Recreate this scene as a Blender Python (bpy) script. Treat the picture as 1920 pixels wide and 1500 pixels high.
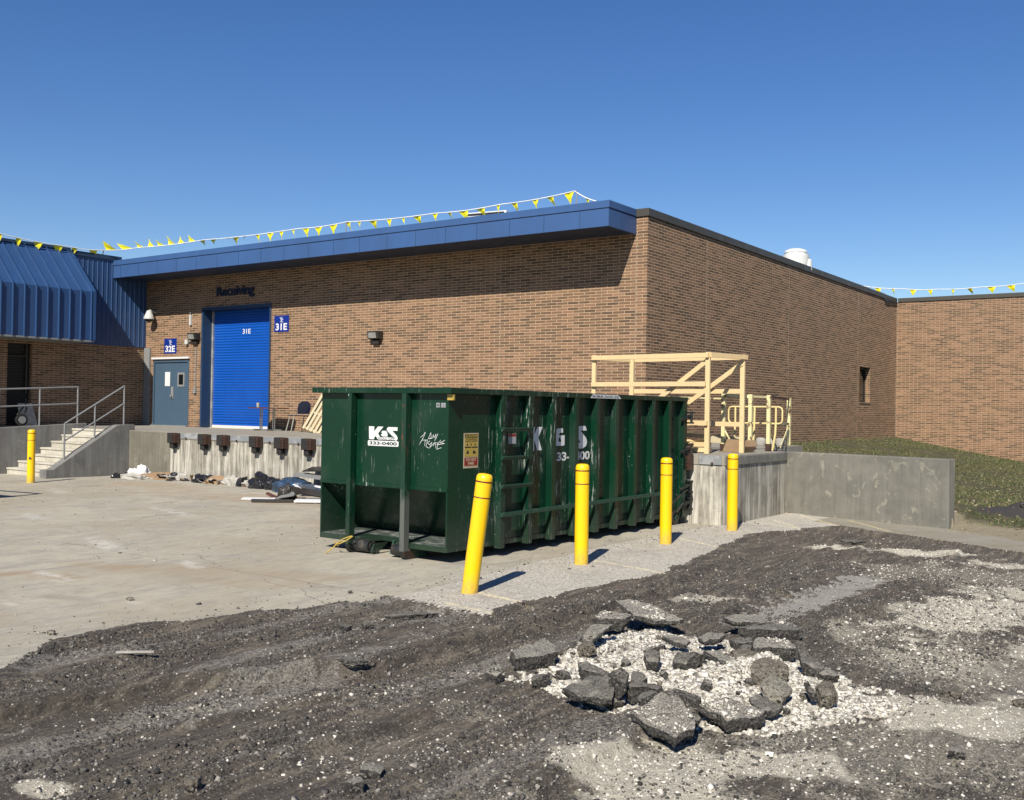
import bpy, bmesh, math, random
import numpy as np
from mathutils import Vector, Matrix, noise as mnoise
R = math.radians
random.seed(7); rng = np.random.default_rng(11)
scene = bpy.context.scene
for o in list(bpy.data.objects): bpy.data.objects.remove(o)
C = scene.collection

# ------------------------------------------------------------ camera, sky, sun, exposure
F = 1896.76; CAM = Vector((9.934, -18.682, 1.78))
yw, pt, rl = R(35.508), R(0.506), R(0.926)
fw = Vector((-math.sin(yw)*math.cos(pt), math.cos(yw)*math.cos(pt), math.sin(pt)))
rt = Vector((math.cos(yw), math.sin(yw), 0)); up = rt.cross(fw)
rt2 = math.cos(rl)*rt + math.sin(rl)*up; up2 = -math.sin(rl)*rt + math.cos(rl)*up
cd = bpy.data.cameras.new('camera'); cam = bpy.data.objects.new('camera', cd); C.objects.link(cam)
M = Matrix((rt2, up2, -fw)).transposed().to_4x4(); M.translation = CAM; cam.matrix_world = M
cd.sensor_width = 36; cd.lens = 36*F/1920; cd.clip_start = .05; cd.clip_end = 2000
scene.camera = cam
SUN = Vector((.37, -1.07, .985)).normalized()      # towards the sun
w = bpy.data.worlds.new('World'); scene.world = w; w.use_nodes = True
nt = w.node_tree; bg = nt.nodes['Background']
sky = nt.nodes.new('ShaderNodeTexSky'); sky.sky_type = 'NISHITA'; sky.sun_disc = False
sky.sun_elevation = math.asin(SUN.z); sky.sun_rotation = math.atan2(SUN.x, SUN.y)
sky.air_density = 1.0; sky.dust_density = 0; sky.ozone_density = 2.6; sky.altitude = 200
hs = nt.nodes.new('ShaderNodeHueSaturation'); hs.inputs['Saturation'].default_value = 1.28; hs.inputs['Hue'].default_value = .512
nt.links.new(sky.outputs[0], hs.inputs['Color']); nt.links.new(hs.outputs[0], bg.inputs[0]); bg.inputs[1].default_value = .07
sd = bpy.data.lights.new('sun', 'SUN'); sun = bpy.data.objects.new('sun', sd); C.objects.link(sun)
sd.energy = 5.0; sd.angle = R(.5); sd.color = (1, .93, .82)
sun.rotation_euler = SUN.to_track_quat('Z', 'Y').to_euler(); sun.location = (0, -20, 30)
scene.view_settings.view_transform = 'Standard'; scene.view_settings.look = 'None'
scene.view_settings.exposure = 0.62; scene.view_settings.gamma = 1
scene.render.resolution_x = 1024; scene.render.resolution_y = 800
scene.render.engine = 'CYCLES'

# ------------------------------------------------------------ material helpers
ALB = .60      # every base colour is written as it looks on a bright day and scaled here to its real reflectance
def sc_(c): return tuple(x*ALB for x in c)
class MT:
    def __init__(s, name):
        s.m = bpy.data.materials.new(name); s.m.use_nodes = True
        s.t = s.m.node_tree; s.b = s.t.nodes['Principled BSDF']
    def n(s, typ, **kw):
        nd = s.t.nodes.new(typ)
        for k, v in kw.items(): setattr(nd, k, v)
        return nd
    def l(s, a, b): s.t.links.new(a, b)
    def coord(s, kind='pos', scale=(1, 1, 1)):
        if kind == 'pos': o = s.n('ShaderNodeNewGeometry').outputs['Position']
        else: o = s.n('ShaderNodeTexCoord').outputs['Object']
        mp = s.n('ShaderNodeMapping'); mp.inputs['Scale'].default_value = scale
        s.l(o, mp.inputs[0]); return mp.outputs[0]
    def noise(s, vec, scale=5, detail=4, rough=.6, dist=0):
        nd = s.n('ShaderNodeTexNoise'); s.l(vec, nd.inputs['Vector'])
        nd.inputs['Scale'].default_value = scale; nd.inputs['Detail'].default_value = detail
        nd.inputs['Roughness'].default_value = rough; nd.inputs['Distortion'].default_value = dist
        return nd.outputs[0]
    def ramp(s, fac, a, b, va=0, vb=1):
        nd = s.n('ShaderNodeMapRange'); s.l(fac, nd.inputs[0])
        for i, v in zip((1, 2, 3, 4), (a, b, va, vb)): nd.inputs[i].default_value = v
        nd.clamp = True; return nd.outputs[0]
    def mix(s, fac, a, b, mode='MIX'):
        nd = s.n('ShaderNodeMix', data_type='RGBA', blend_type=mode)
        for sock, v in ((nd.inputs[0], fac), (nd.inputs[6], a), (nd.inputs[7], b)):
            if hasattr(v, 'is_linked'): s.l(v, sock)
            elif isinstance(v, (int, float)): sock.default_value = v
            else: sock.default_value = (*sc_(v), 1)
        return nd.outputs[2]
    def math(s, op, a, b=0, c=0):
        nd = s.n('ShaderNodeMath', operation=op)
        for i, v in enumerate((a, b, c)):
            if hasattr(v, 'is_linked'): s.l(v, nd.inputs[i])
            else: nd.inputs[i].default_value = v
        return nd.outputs[0]
    def col(s, c):
        if hasattr(c, 'is_linked'): s.l(c, s.b.inputs['Base Color'])
        else: s.b.inputs['Base Color'].default_value = (*sc_(c), 1)
    def rough(s, r):
        if hasattr(r, 'is_linked'): s.l(r, s.b.inputs['Roughness'])
        else: s.b.inputs['Roughness'].default_value = r
    def bump(s, h, strength=.5, dist=.01):
        nd = s.n('ShaderNodeBump'); s.l(h, nd.inputs['Height'])
        nd.inputs['Strength'].default_value = strength; nd.inputs['Distance'].default_value = dist
        s.l(nd.outputs[0], s.b.inputs['Normal'])

def simple(name, c1, c2=None, rough=.6, metal=0, scale=8, stretch=(1, 1, 1), lo=.35, hi=.65, bump=0, spec=None, kind='obj', bdist=.004):
    m = MT(name)
    v = m.coord(kind, stretch); f = m.noise(v, scale, 6, .65)
    m.col(m.mix(m.ramp(f, lo, hi), c1, c2 if c2 else tuple(x*.75 for x in c1)))
    m.rough(m.ramp(f, .3, .7, max(rough-.08, .02), min(rough+.1, 1)))
    m.b.inputs['Metallic'].default_value = metal
    if spec is not None: m.b.inputs['Specular IOR Level'].default_value = spec
    if bump: m.bump(m.noise(v, scale*4, 4), bump, bdist)
    return m.m

def brick_mat():
    m = MT('norman_brick')
    g = m.n('ShaderNodeNewGeometry'); sp = m.n('ShaderNodeSeparateXYZ'); m.l(g.outputs['Position'], sp.inputs[0])
    sn = m.n('ShaderNodeSeparateXYZ'); m.l(g.outputs['True Normal'], sn.inputs[0])
    ax = m.math('GREATER_THAN', m.math('ABSOLUTE', sn.outputs[0]), .5)
    uu = m.math('ADD', m.math('MULTIPLY', sp.outputs[0], m.math('SUBTRACT', 1, ax)), m.math('MULTIPLY', m.math('ADD', sp.outputs[1], .0), ax))
    cv = m.n('ShaderNodeCombineXYZ'); m.l(m.math('ADD', uu, 40.0), cv.inputs[0]); m.l(m.math('ADD', sp.outputs[2], 1.0), cv.inputs[1])
    wob = m.n('ShaderNodeTexNoise'); wob.inputs['Scale'].default_value = 30; wob.inputs['Detail'].default_value = 2; m.l(g.outputs['Position'], wob.inputs['Vector'])
    va = m.n('ShaderNodeVectorMath', operation='MULTIPLY_ADD'); m.l(wob.outputs['Color'], va.inputs[0]); va.inputs[1].default_value = (.005, .003, 0); m.l(cv.outputs[0], va.inputs[2])
    br = m.n('ShaderNodeTexBrick'); m.l(va.outputs[0], br.inputs['Vector'])
    br.offset = .5; br.inputs['Scale'].default_value = 1
    br.inputs['Brick Width'].default_value = .283; br.inputs['Row Height'].default_value = .0635
    br.inputs['Mortar Size'].default_value = .0052; br.inputs['Mortar Smooth'].default_value = .15; br.inputs['Bias'].default_value = 0
    br.inputs['Color1'].default_value = (0, 0, 0, 1); br.inputs['Color2'].default_value = (1, 1, 1, 1); br.inputs['Mortar'].default_value = (.5, .5, .5, 1)
    cr = m.n('ShaderNodeValToRGB'); m.l(br.outputs['Color'], cr.inputs[0])
    cr.color_ramp.interpolation = 'LINEAR'
    els = cr.color_ramp.elements
    els[0].position = 0; els[0].color = (*sc_((.135, .085, .052)), 1)
    els[1].position = 1; els[1].color = (*sc_((.42, .255, .155)), 1)
    for p, c in ((.20, (.185, .113, .067)), (.34, (.235, .142, .083)), (.48, (.30, .175, .100)), (.68, (.35, .200, .115)), (.85, (.39, .230, .138))):
        e = els.new(p); e.color = (*sc_(c), 1)
    big = m.noise(m.coord('pos'), .7, 4, .6); fine = m.noise(m.coord('pos'), 60, 4, .7); mid = m.noise(m.coord('pos', (1, 1, .35)), 2.2, 4, .6)
    c = m.mix(m.ramp(fine, .25, .75), cr.outputs[0], (.07, .045, .032)); c = m.mix(.3, cr.outputs[0], c)
    c = m.mix(m.ramp(big, .4, .68, 0, .35), c, (.20, .125, .08)); stn = m.noise(m.coord('pos', (1.6, 1.6, .12)), 1.5, 5, .65); c = m.mix(m.ramp(stn, .50, .68, 0, .32), c, (.13, .085, .055))
    c = m.mix(m.ramp(mid, .56, .8, 0, .22), c, (.36, .26, .19))
    mort = m.mix(m.ramp(fine, .3, .7), (.98, .75, .49), (.75, .56, .36))
    c = m.mix(br.outputs['Fac'], m.mix(1.0, c, (1.0/.6, .955/.6, .93/.6), 'MULTIPLY'), m.mix(1.0, mort, (.95/.6, .91/.6, .84/.6), 'MULTIPLY'))
    m.col(c); m.rough(.82)
    h = m.math('SUBTRACT', m.math('MULTIPLY', fine, .25), br.outputs['Fac'])
    m.bump(h, .7, .006)
    return m.m

def conc_mat(name, base, dark, streak, lime=0, sc=1.0, warm=None, sk=1.0, lt=.60):
    m = MT(name); v = m.coord('pos'); vs = m.coord('pos', (9*sc, 9*sc, .55))
    s1 = m.noise(vs, 1.0, 6, .7); s2 = m.noise(v, 2.3, 6, .65, .4); s3 = m.noise(v, 55, 4, .75)
    s4 = m.noise(m.coord('pos', (22*sc, 22*sc, .9)), 1, 5, .7)
    c = m.mix(m.ramp(s2, .38, .64), base, dark)
    if warm: c = m.mix(m.ramp(m.noise(v, .9, 4, .6), .45, .65, 0, .8), c, warm)
    c = m.mix(m.ramp(s1, .45, .60, 0, .9*sk), c, streak)
    c = m.mix(m.ramp(s4, .50, .66, 0, .72*sk), c, tuple(x*.55 for x in dark))
    if lime: c = m.mix(m.ramp(m.noise(m.coord('pos', (3.6, 3.6, 3.0)), 1.3, 5, .7, .8), lt, lt+.05, 0, lime), c, (.52, .49, .39))
    wet = m.noise(m.coord('pos', (1.1, 1.1, 1.6)), 1.1, 5, .65, .5); c = m.mix(m.ramp(wet, .5, .66, 0, .45), c, tuple(x*.72 for x in dark))
    c = m.mix(m.ramp(s3, .35, .7, 0, .28), c, tuple(x*.6 for x in dark))
    m.col(c); m.rough(.88)
    m.bump(m.math('ADD', m.math('MULTIPLY', s3, .5), m.math('MULTIPLY', s2, 1)), .35, .012)
    return m.m

def paint_green():
    m = MT('green_bin_paint'); v = m.coord('obj')
    f = m.noise(v, 1.6, 5, .6); fine = m.noise(v, 70, 4, .7)
    c = m.mix(m.ramp(f, .3, .7), (.0045, .046, .022), (.004, .034, .018))
    reg = m.noise(m.coord('obj', (1, 1, .45)), 2.1, 4, .65)
    scr = m.noise(m.coord('obj', (34, 34, 3.2)), 1, 5, .78)
    so = m.n('ShaderNodeSeparateXYZ'); m.l(m.coord('obj'), so.inputs[0])
    zone = m.math('MULTIPLY', m.math('MULTIPLY', m.ramp(so.outputs[1], .35, .9), m.ramp(so.outputs[1], 3.1, 2.5)), m.ramp(so.outputs[0], -.1, -.03))
    reg = m.math('ADD', reg, m.math('MULTIPLY', zone, .05)); scr = m.math('ADD', scr, m.math('MULTIPLY', zone, .024))
    mask = m.math('MULTIPLY', m.ramp(reg, .50, .64), m.ramp(scr, .585, .64))
    c = m.mix(mask, c, (.52, .56, .53))
    sp = m.noise(m.coord('obj', (1, 1, .55)), 26, 3, .6)
    c = m.mix(m.ramp(sp, .72, .74), c, (.5, .55, .52))
    sm = m.math('MULTIPLY', m.ramp(m.noise(v, 1.3, 3, .5), .52, .7), m.ramp(fine, .35, .6))
    c = m.mix(m.math('MULTIPLY', sm, .28), c, (.13, .15, .14))
    rs_ = m.noise(m.coord('obj', (8, 8, 1.1)), 1, 5, .75); c = m.mix(m.math('MULTIPLY', m.ramp(rs_, .66, .72), m.ramp(reg, .4, .55)), c, (.11, .045, .02))
    c = m.mix(m.math('MULTIPLY', m.ramp(so.outputs[2], .55, .15), m.ramp(fine, .35, .65, 0, .6)), c, (.085, .085, .07))
    m.col(c); m.rough(m.ramp(f, .3, .7, .2, .36))
    m.b.inputs['Specular IOR Level'].default_value = .3
    m.bump(m.noise(m.coord('obj', (1, 1, .7)), 2.6, 3, .55), .55, .02)
    return m.m

def scuffed(name, base, wear, amt=.5, rust=None, stretch=(1, 1, .4), sc=9):
    m = MT(name); v = m.coord('obj', stretch); f = m.noise(v, sc, 6, .7); c = m.mix(m.ramp(f, amt, amt+.08), base, wear)
    if rust: c = m.mix(m.ramp(m.noise(v, sc*.5, 5, .7), .54, .60), c, rust)
    m.col(c); m.rough(m.ramp(f, .4, .6, .35, .75)); m.bump(f, .2, .004); return m.m

def wood(name, a, b, sc=1):
    m = MT(name); v = m.coord('obj', (3, 3, 3)); f = m.noise(v, 5*sc, 6, .7, 1.2)
    c = m.mix(m.ramp(f, .35, .7), a, b)
    vo = m.n('ShaderNodeTexVoronoi'); vo.inputs['Scale'].default_value = 5; m.l(m.coord('obj'), vo.inputs['Vector'])
    c = m.mix(m.ramp(vo.outputs['Distance'], .03, .07, .8, 0), c, (.15, .07, .03))
    m.col(c); m.rough(.7); m.bump(f, .15, .003); return m.m

def slats(name, a, b, pitch, axis='z', rough=.35, depth=.02, spec=.5, duty=.5):
    m = MT(name); g = m.n('ShaderNodeNewGeometry'); sp = m.n('ShaderNodeSeparateXYZ'); m.l(g.outputs['Position'], sp.inputs[0])
    co = sp.outputs[{'x': 0, 'y': 1, 'z': 2}[axis]]
    fr = m.math('FRACT', m.math('DIVIDE', co, pitch)); tri = m.math('ABSOLUTE', m.math('SUBTRACT', fr, .5))
    f = m.noise(m.coord('pos'), 1.4, 4, .6)
    c = m.mix(m.ramp(f, .35, .65), a, b); c = m.mix(m.ramp(tri, .42, .5, 0, .55), c, tuple(x*.35 for x in a))
    m.col(c); m.rough(rough); m.b.inputs['Specular IOR Level'].default_value = spec
    m.bump(m.math('SINE', m.math('MULTIPLY', fr, 2*math.pi)), .5, depth); return m.m

MAT = {}
MAT['brick'] = brick_mat()
MAT['conc_dock'] = conc_mat('stained_dock_concrete', (.50, .465, .385), (.24, .22, .18), (.90, .86, .74), 0, .75)
MAT['conc_olive'] = conc_mat('olive_grey_concrete', (.27, .25, .19), (.20, .185, .145), (.36, .34, .27), .5, sk=.5)
MAT['conc_wing'] = conc_mat('weathered_wing_concrete', (.29, .275, .23), (.215, .205, .175), (.34, .33, .285), .65, sk=.42, lt=.585)
MAT['conc_grey'] = conc_mat('grey_wall_concrete', (.27, .265, .245), (.20, .195, .185), (.36, .36, .34), .3, sk=.55)
MAT['conc_step'] = conc_mat('pale_step_concrete', (.80, .76, .64), (.62, .58, .47), (.88, .84, .72), 0, sk=.5)
MAT['conc_top'] = conc_mat('dock_top_concrete', (.44, .41, .34), (.36, .33, .27), (.48, .45, .38), 0)
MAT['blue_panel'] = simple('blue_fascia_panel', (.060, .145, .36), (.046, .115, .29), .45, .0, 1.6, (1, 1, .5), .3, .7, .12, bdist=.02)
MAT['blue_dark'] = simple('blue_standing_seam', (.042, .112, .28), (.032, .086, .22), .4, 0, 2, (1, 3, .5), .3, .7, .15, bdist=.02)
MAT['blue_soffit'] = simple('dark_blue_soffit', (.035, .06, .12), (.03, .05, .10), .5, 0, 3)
MAT['blue_frame'] = simple('dark_blue_frame', (.03, .07, .145), (.025, .058, .12), .45, 0, 5)
MAT['rollup'] = slats('blue_rollup_slats', (.006, .098, .50), (.008, .112, .56), .078, 'z', .3, .012)
MAT['door'] = simple('slate_blue_door', (.085, .145, .215), (.072, .128, .195), .45, 0, 3, bump=.05)
MAT['coping'] = simple('brown_metal_coping', (.085, .078, .062), (.073, .067, .054), .5, .0, 3)
def bollard_mat():
    m = MT('yellow_bollard_sleeve'); v = m.coord('obj', (1, 1, .6)); f = m.noise(v, 9, 5, .7); so = m.n('ShaderNodeSeparateXYZ'); m.l(m.coord('obj'), so.inputs[0])
    c = m.mix(m.ramp(f, .4, .7, 0, .35), (1.3, .80, .006), (1.15, .66, .012))
    c = m.mix(m.math('MULTIPLY', m.ramp(so.outputs[2], .22, .0), m.ramp(m.noise(v, 30, 5, .7), .38, .62, .1, .75)), c, (.42, .34, .18))
    c = m.mix(m.math('MULTIPLY', m.ramp(m.noise(m.coord('obj', (22, 22, 5)), 1, 4, .75), .66, .70), .55), c, (.30, .22, .08))
    m.col(c); m.rough(m.ramp(f, .35, .65, .25, .48)); m.bump(f, .12, .004); return m.m
MAT['yellow'] = bollard_mat()
MAT['redband'] = simple('dark_red_tape', (.22, .012, .012), None, .5)
MAT['green'] = paint_green()
MAT['scuff'] = scuffed('scuffed_green_steel', (.010, .062, .036), (.20, .22, .20), .60, None, (1, 1, 1), 22)
MAT['plate_top'] = scuffed('scraped_green_plate', (.10, .125, .11), (.26, .27, .255), .50, None, (1, 1, 1), 6)
def post_mat():
    m = MT('worn_green_post'); v = m.coord('obj', (1, 1, .3)); f = m.noise(v, 14, 6, .75); so = m.n('ShaderNodeSeparateXYZ'); m.l(m.coord('obj'), so.inputs[0]); z = m.math('ADD', so.outputs[2], m.math('MULTIPLY', m.math('SUBTRACT', f, .5), 1.2))
    c = m.mix(m.ramp(z, .86, .60), (.0045, .046, .022), (.135, .145, .13)); c = m.mix(m.ramp(f, .6, .7), c, (.03, .04, .035))
    c = m.mix(m.math('MULTIPLY', m.ramp(m.noise(v, 9, 4, .7), .54, .6), m.ramp(z, 1.1, 1.3)), c, (.13, .055, .03)); m.col(c); m.rough(.5); m.bump(f, .3, .005); return m.m
MAT['post_worn'] = post_mat()
MAT['steel_dark'] = scuffed('dark_greasy_steel', (.018, .022, .02), (.09, .085, .075), .55, (.06, .03, .018))
MAT['steel_plate'] = scuffed('galvanised_plate', (.30, .32, .34), (.42, .43, .43), .5, None, (1, 1, 1), 4)
MAT['rust'] = scuffed('rusty_steel', (.07, .032, .02), (.13, .07, .045), .5, (.03, .018, .014))
MAT['rubber'] = simple('worn_black_rubber', (.026, .024, .022), (.014, .013, .012), .85, 0, 14, bump=.4)
MAT['galv'] = simple('galvanised_pipe', (.42, .43, .43), (.34, .35, .35), .42, .35, 20)
MAT['pine'] = wood('new_pine_lumber', (.98, .76, .42), (.92, .66, .33))
MAT['pine_pale'] = wood('pale_pallet_wood', (.72, .62, .40), (.62, .52, .31))
MAT['pale_yellow'] = scuffed('pale_yellow_paint', (.98, .88, .48), (.50, .42, .24), .62, (.13, .04, .02), (1, 1, 1), 9)
MAT['tube_yellow'] = scuffed('yellow_tube_paint', (.98, .80, .36), (.66, .52, .27), .6, None, (1, 1, 1), 12)
MAT['white'] = simple('white_plastic', (.78, .78, .75), (.70, .70, .68), .4)
MAT['offwhite'] = simple('grimy_white', (.60, .58, .52), (.42, .40, .35), .7, 0, 12, bump=.3)
MAT['black'] = simple('black_plastic', (.016, .016, .017), (.025, .025, .026), .4, 0, 8)
MAT['bag'] = simple('black_bin_bag', (.012, .013, .015), (.03, .03, .035), .22, 0, 6, bump=.3)
MAT['bluebag'] = simple('blue_grey_sheet', (.03, .05, .075), (.05, .10, .2), .22, 0, 4)
MAT['card'] = simple('brown_cardboard', (.42, .28, .16), (.34, .22, .12), .85, 0, 5, bump=.1)
MAT['lampglass'] = simple('lamp_lens', (.45, .45, .42), (.3, .3, .28), .12)
MAT['bronze'] = simple('dark_bronze_housing', (.045, .038, .03), (.03, .026, .022), .5)
MAT['signblue'] = simple('sign_blue', (.006, .035, .32), (.006, .032, .29), .4)
MAT['letter_white'] = simple('white_lettering', (1.0, 1.0, 1.0), (.9, .9, .9), .55, 0, 20)
MAT['letter_dark'] = simple('dark_blue_letters', (.012, .026, .075), None, .5)
MAT['ink'] = simple('black_ink', (.012, .012, .012), None, .6)
MAT['letter_green'] = simple('green_lettering', (.006, .04, .024), None, .5)
MAT['sign_yellow'] = simple('caution_yellow', (.62, .44, .07), (.55, .40, .09), .5, 0, 25)
MAT['sign_red'] = simple('caution_red', (.38, .018, .012), None, .5)
MAT['sign_cream'] = simple('sign_border', (.66, .58, .38), None, .5)
MAT['sticker'] = simple('grey_white_sticker', (.55, .56, .58), (.40, .42, .45), .5, 0, 30)
MAT['pennant'] = simple('yellow_pennant', (1.2, 1.1, .02), (1.1, 1.0, .02), .5, 0, 4)
MAT['string'] = simple('white_string', (1.2, 1.2, 1.15), None, .6)
MAT['tabletop'] = simple('brown_table_laminate', (.16, .06, .045), (.11, .045, .035), .4)
MAT['chairblue'] = simple('navy_plastic_shell', (.014, .028, .085), None, .35)
MAT['chrome'] = simple('chrome_leg', (.6, .6, .6), (.5, .5, .5), .22, .9, 20)
MAT['glass'] = simple('dark_window_glass', (.012, .014, .016), None, .08)
MAT['blind'] = slats('window_blinds', (.16, .155, .14), (.13, .125, .11), .05, 'z', .6, .01)
MAT['louver'] = slats('dark_louvre_door', (.018, .017, .013), (.014, .013, .011), .06, 'z', .6, .02)
MAT['galvwhite'] = simple('pale_roof_fan_metal', (1.1, 1.12, 1.1), (.9, .92, .9), .4, .05, 6)
MAT['roof'] = simple('roof_membrane', (.10, .10, .10), (.14, .14, .13), .9)
MAT['caulk'] = simple('pale_joint_caulk', (.42, .32, .23), None, .8)
MAT['sill'] = simple('grey_metal_trim', (.33, .34, .34), (.28, .29, .29), .5)
MAT['leaf'] = simple('dry_leaf', (.38, .25, .10), (.26, .15, .06), .8)
MAT['tyre'] = simple('tyre_rubber', (.02, .02, .02), None, .8)

# ------------------------------------------------------------ mesh builder
class MB:
    def __init__(s): s.v = []; s.f = []; s.mi = []; s.k = 0; s.pr = []
    def mat(s, k): s.k = k; return s
    def add(s, vs, fs):
        o = len(s.v); s.pr.append((list(vs), list(fs))); s.v += [tuple(p) for p in vs]; s.f += [tuple(i+o for i in f) for f in fs]; s.mi += [s.k]*len(fs); return s
    def box(s, x0, x1, y0, y1, z0, z1):
        return s.add([(x0,y0,z0),(x1,y0,z0),(x1,y1,z0),(x0,y1,z0),(x0,y0,z1),(x1,y0,z1),(x1,y1,z1),(x0,y1,z1)],
                     [(0,3,2,1),(4,5,6,7),(0,1,5,4),(1,2,6,5),(2,3,7,6),(3,0,4,7)])
    def beam(s, p, q, a, b, upv=(0,0,1)):      # rectangular bar from p to q
        p = Vector(p); q = Vector(q); d = (q-p).normalized(); u = Vector(upv)
        if abs(d.dot(u)) > .98: u = Vector((0, 1, 0))
        r = d.cross(u).normalized()*a/2; t = r.cross(d).normalized()*b/2
        vs = [p-r-t, p+r-t, p+r+t, p-r+t, q-r-t, q+r-t, q+r+t, q-r+t]
        return s.add(vs, [(0,1,2,3),(4,7,6,5),(0,4,5,1),(1,5,6,2),(2,6,7,3),(3,7,4,0)])
    def tube(s, pts, r, n=10):
        pts = [Vector(p) for p in pts]; ring = []; rr = r if isinstance(r, (list, tuple)) else [r]*len(pts)
        vs = []; fs = []; ref = None
        for i, p in enumerate(pts):
            d = (pts[min(i+1, len(pts)-1)] - pts[max(i-1, 0)]).normalized()
            if ref is None: ref = d.orthogonal().normalized()
            a = (ref - d*ref.dot(d)).normalized(); b = d.cross(a); ref = a
            for k in range(n):
                t = 2*math.pi*k/n; vs.append(p + (a*math.cos(t) + b*math.sin(t))*rr[i])
        for i in range(len(pts)-1):
            for k in range(n):
                fs.append((i*n+k, i*n+(k+1) % n, (i+1)*n+(k+1) % n, (i+1)*n+k))
        fs.append(tuple(range(n-1, -1, -1))); fs.append(tuple((len(pts)-1)*n+k for k in range(n)))
        return s.add(vs, fs)
    def lathe(s, prof, n=28, c=(0, 0, 0)):
        vs = []; fs = []
        for r, z in prof:
            for k in range(n):
                t = 2*math.pi*k/n; vs.append((c[0]+r*math.cos(t), c[1]+r*math.sin(t), c[2]+z))
        for i in range(len(prof)-1):
            for k in range(n): fs.append((i*n+k, i*n+(k+1) % n, (i+1)*n+(k+1) % n, (i+1)*n+k))
        fs.append(tuple(range(n-1, -1, -1))); fs.append(tuple((len(prof)-1)*n+k for k in range(n)))
        return s.add(vs, fs)
    def prism(s, pts, ext):
        e = Vector(ext); n = len(pts); a = [Vector(p) for p in pts]; b = [p+e for p in a]
        fs = [tuple(range(n-1, -1, -1)), tuple(range(n, 2*n))] + [(i, (i+1) % n, n+(i+1) % n, n+i) for i in range(n)]
        return s.add(a+b, fs)
    def split(s, name, mats, parent=None, bevel=0, smooth=False):
        return [MB().add(v, f).build(name, mats, parent, bevel, smooth) for v, f in s.pr]
    def build(s, name, mats, parent=None, bevel=0, smooth=False, loc=(0, 0, 0)):
        me = bpy.data.meshes.new(name); me.from_pydata(s.v, [], s.f)
        ms = mats if isinstance(mats, (list, tuple)) else [mats]
        for m in ms: me.materials.append(MAT[m] if isinstance(m, str) else m)
        if len(ms) > 1: me.polygons.foreach_set('material_index', s.mi)
        bm = bmesh.new(); bm.from_mesh(me); bmesh.ops.recalc_face_normals(bm, faces=bm.faces); bm.to_mesh(me); bm.free()
        o = bpy.data.objects.new(name, me); C.objects.link(o); o.location = loc
        if parent: o.parent = parent
        if smooth:
            me.polygons.foreach_set('use_smooth', [True]*len(me.polygons))
            try: me.set_sharp_from_angle(angle=R(40))
            except Exception: pass
        if bevel:
            b = o.modifiers.new('bevel', 'BEVEL'); b.width = bevel; b.segments = 2; b.limit_method = 'ANGLE'; b.angle_limit = R(40)
        return o

def tag(o, label=None, cat=None, group=None, kind=None):
    if label: o['label'] = label
    if cat: o['category'] = cat
    if group: o['group'] = group
    if kind: o['kind'] = kind
    return o
def thing(name, label, cat, loc=(0, 0, 0), rz=0, group=None):
    o = bpy.data.objects.new(name, None); C.objects.link(o); o.location = loc; o.rotation_euler = (0, 0, rz)
    o.empty_display_size = .2
    return tag(o, label, cat, group)
def text(name, body, mat, parent, x, y, w_, h_, frame, ext=.002, bold=.0, sp=1.0):
    """lettering fitted to w_ x h_, lower left corner (x, y) in the plane given by frame(u, v, d)"""
    cu = bpy.data.curves.new('t', 'FONT'); cu.body = body; cu.size = 1; cu.extrude = .01; cu.offset = bold; cu.space_character = sp
    cu.align_x = 'CENTER'; cu.space_line = .95
    to = bpy.data.objects.new('t', cu); C.objects.link(to); dg = bpy.context.evaluated_depsgraph_get()
    me = bpy.data.meshes.new_from_object(to.evaluated_get(dg)); bpy.data.objects.remove(to)
    co = np.array([v.co[:] for v in me.vertices]); mn = co.min(0); mx = co.max(0)
    co = (co-mn)/(mx-mn)
    pts = [frame(x+c[0]*w_, y+c[1]*h_, (c[2])*ext) for c in co]
    for v, p in zip(me.vertices, pts): v.co = p
    me.name = name; me.materials.clear(); me.materials.append(MAT[mat])
    o = bpy.data.objects.new(name, me); C.objects.link(o); o.parent = parent; return o
def onA(d0=0): return lambda u, v, d: (u, -d0-d, v)      # lettering facing -y
def onX(d0=0): return lambda u, v, d: (d0+d, u, v)       # lettering facing +x

HD = 1.10; WC = 1.138; L = 17.233; WD = 3.813; XD = 3.45; HB = 5.833; YC = 19.098
exec_parts = []
# ------------------------------------------------------------ ground as one height field
def hsh(ix, iy, s):
    n = (ix*374761393 + iy*668265263 + s*1442695041) & 0xffffffff
    n = ((n ^ (n >> 13))*1274126177) & 0xffffffff
    return ((n ^ (n >> 16)) & 0xffff)/65535.0
def vn(x, y, f, s=0):
    x = x*f+1000; y = y*f+1000; ix = np.floor(x).astype(np.int64); iy = np.floor(y).astype(np.int64)
    fx = x-ix; fy = y-iy; fx = fx*fx*(3-2*fx); fy = fy*fy*(3-2*fy)
    a = hsh(ix, iy, s); b = hsh(ix+1, iy, s); c = hsh(ix, iy+1, s); d = hsh(ix+1, iy+1, s)
    return (a*(1-fx)+b*fx)*(1-fy) + (c*(1-fx)+d*fx)*fy
def fbm(x, y, f, o=4, s=0, g=.5):
    r = 0; a = 1; t = 0
    for i in range(o): r = r+a*vn(x, y, f*2**i, s+i*17); t += a; a *= g
    return r/t
def ss(a, b, x): t = np.clip((x-a)/(b-a), 0, 1); return t*t*(3-2*t)
def poly_mask(x, y, P):
    ins = np.zeros(x.shape, bool); n = len(P)
    for i in range(n):
        x1, y1 = P[i]; x2, y2 = P[(i+1) % n]
        c = ((y1 > y) != (y2 > y)) & (x < (x2-x1)*(y-y1)/((y2-y1) if y2 != y1 else 1e-9)+x1); ins ^= c
    return ins
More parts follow.
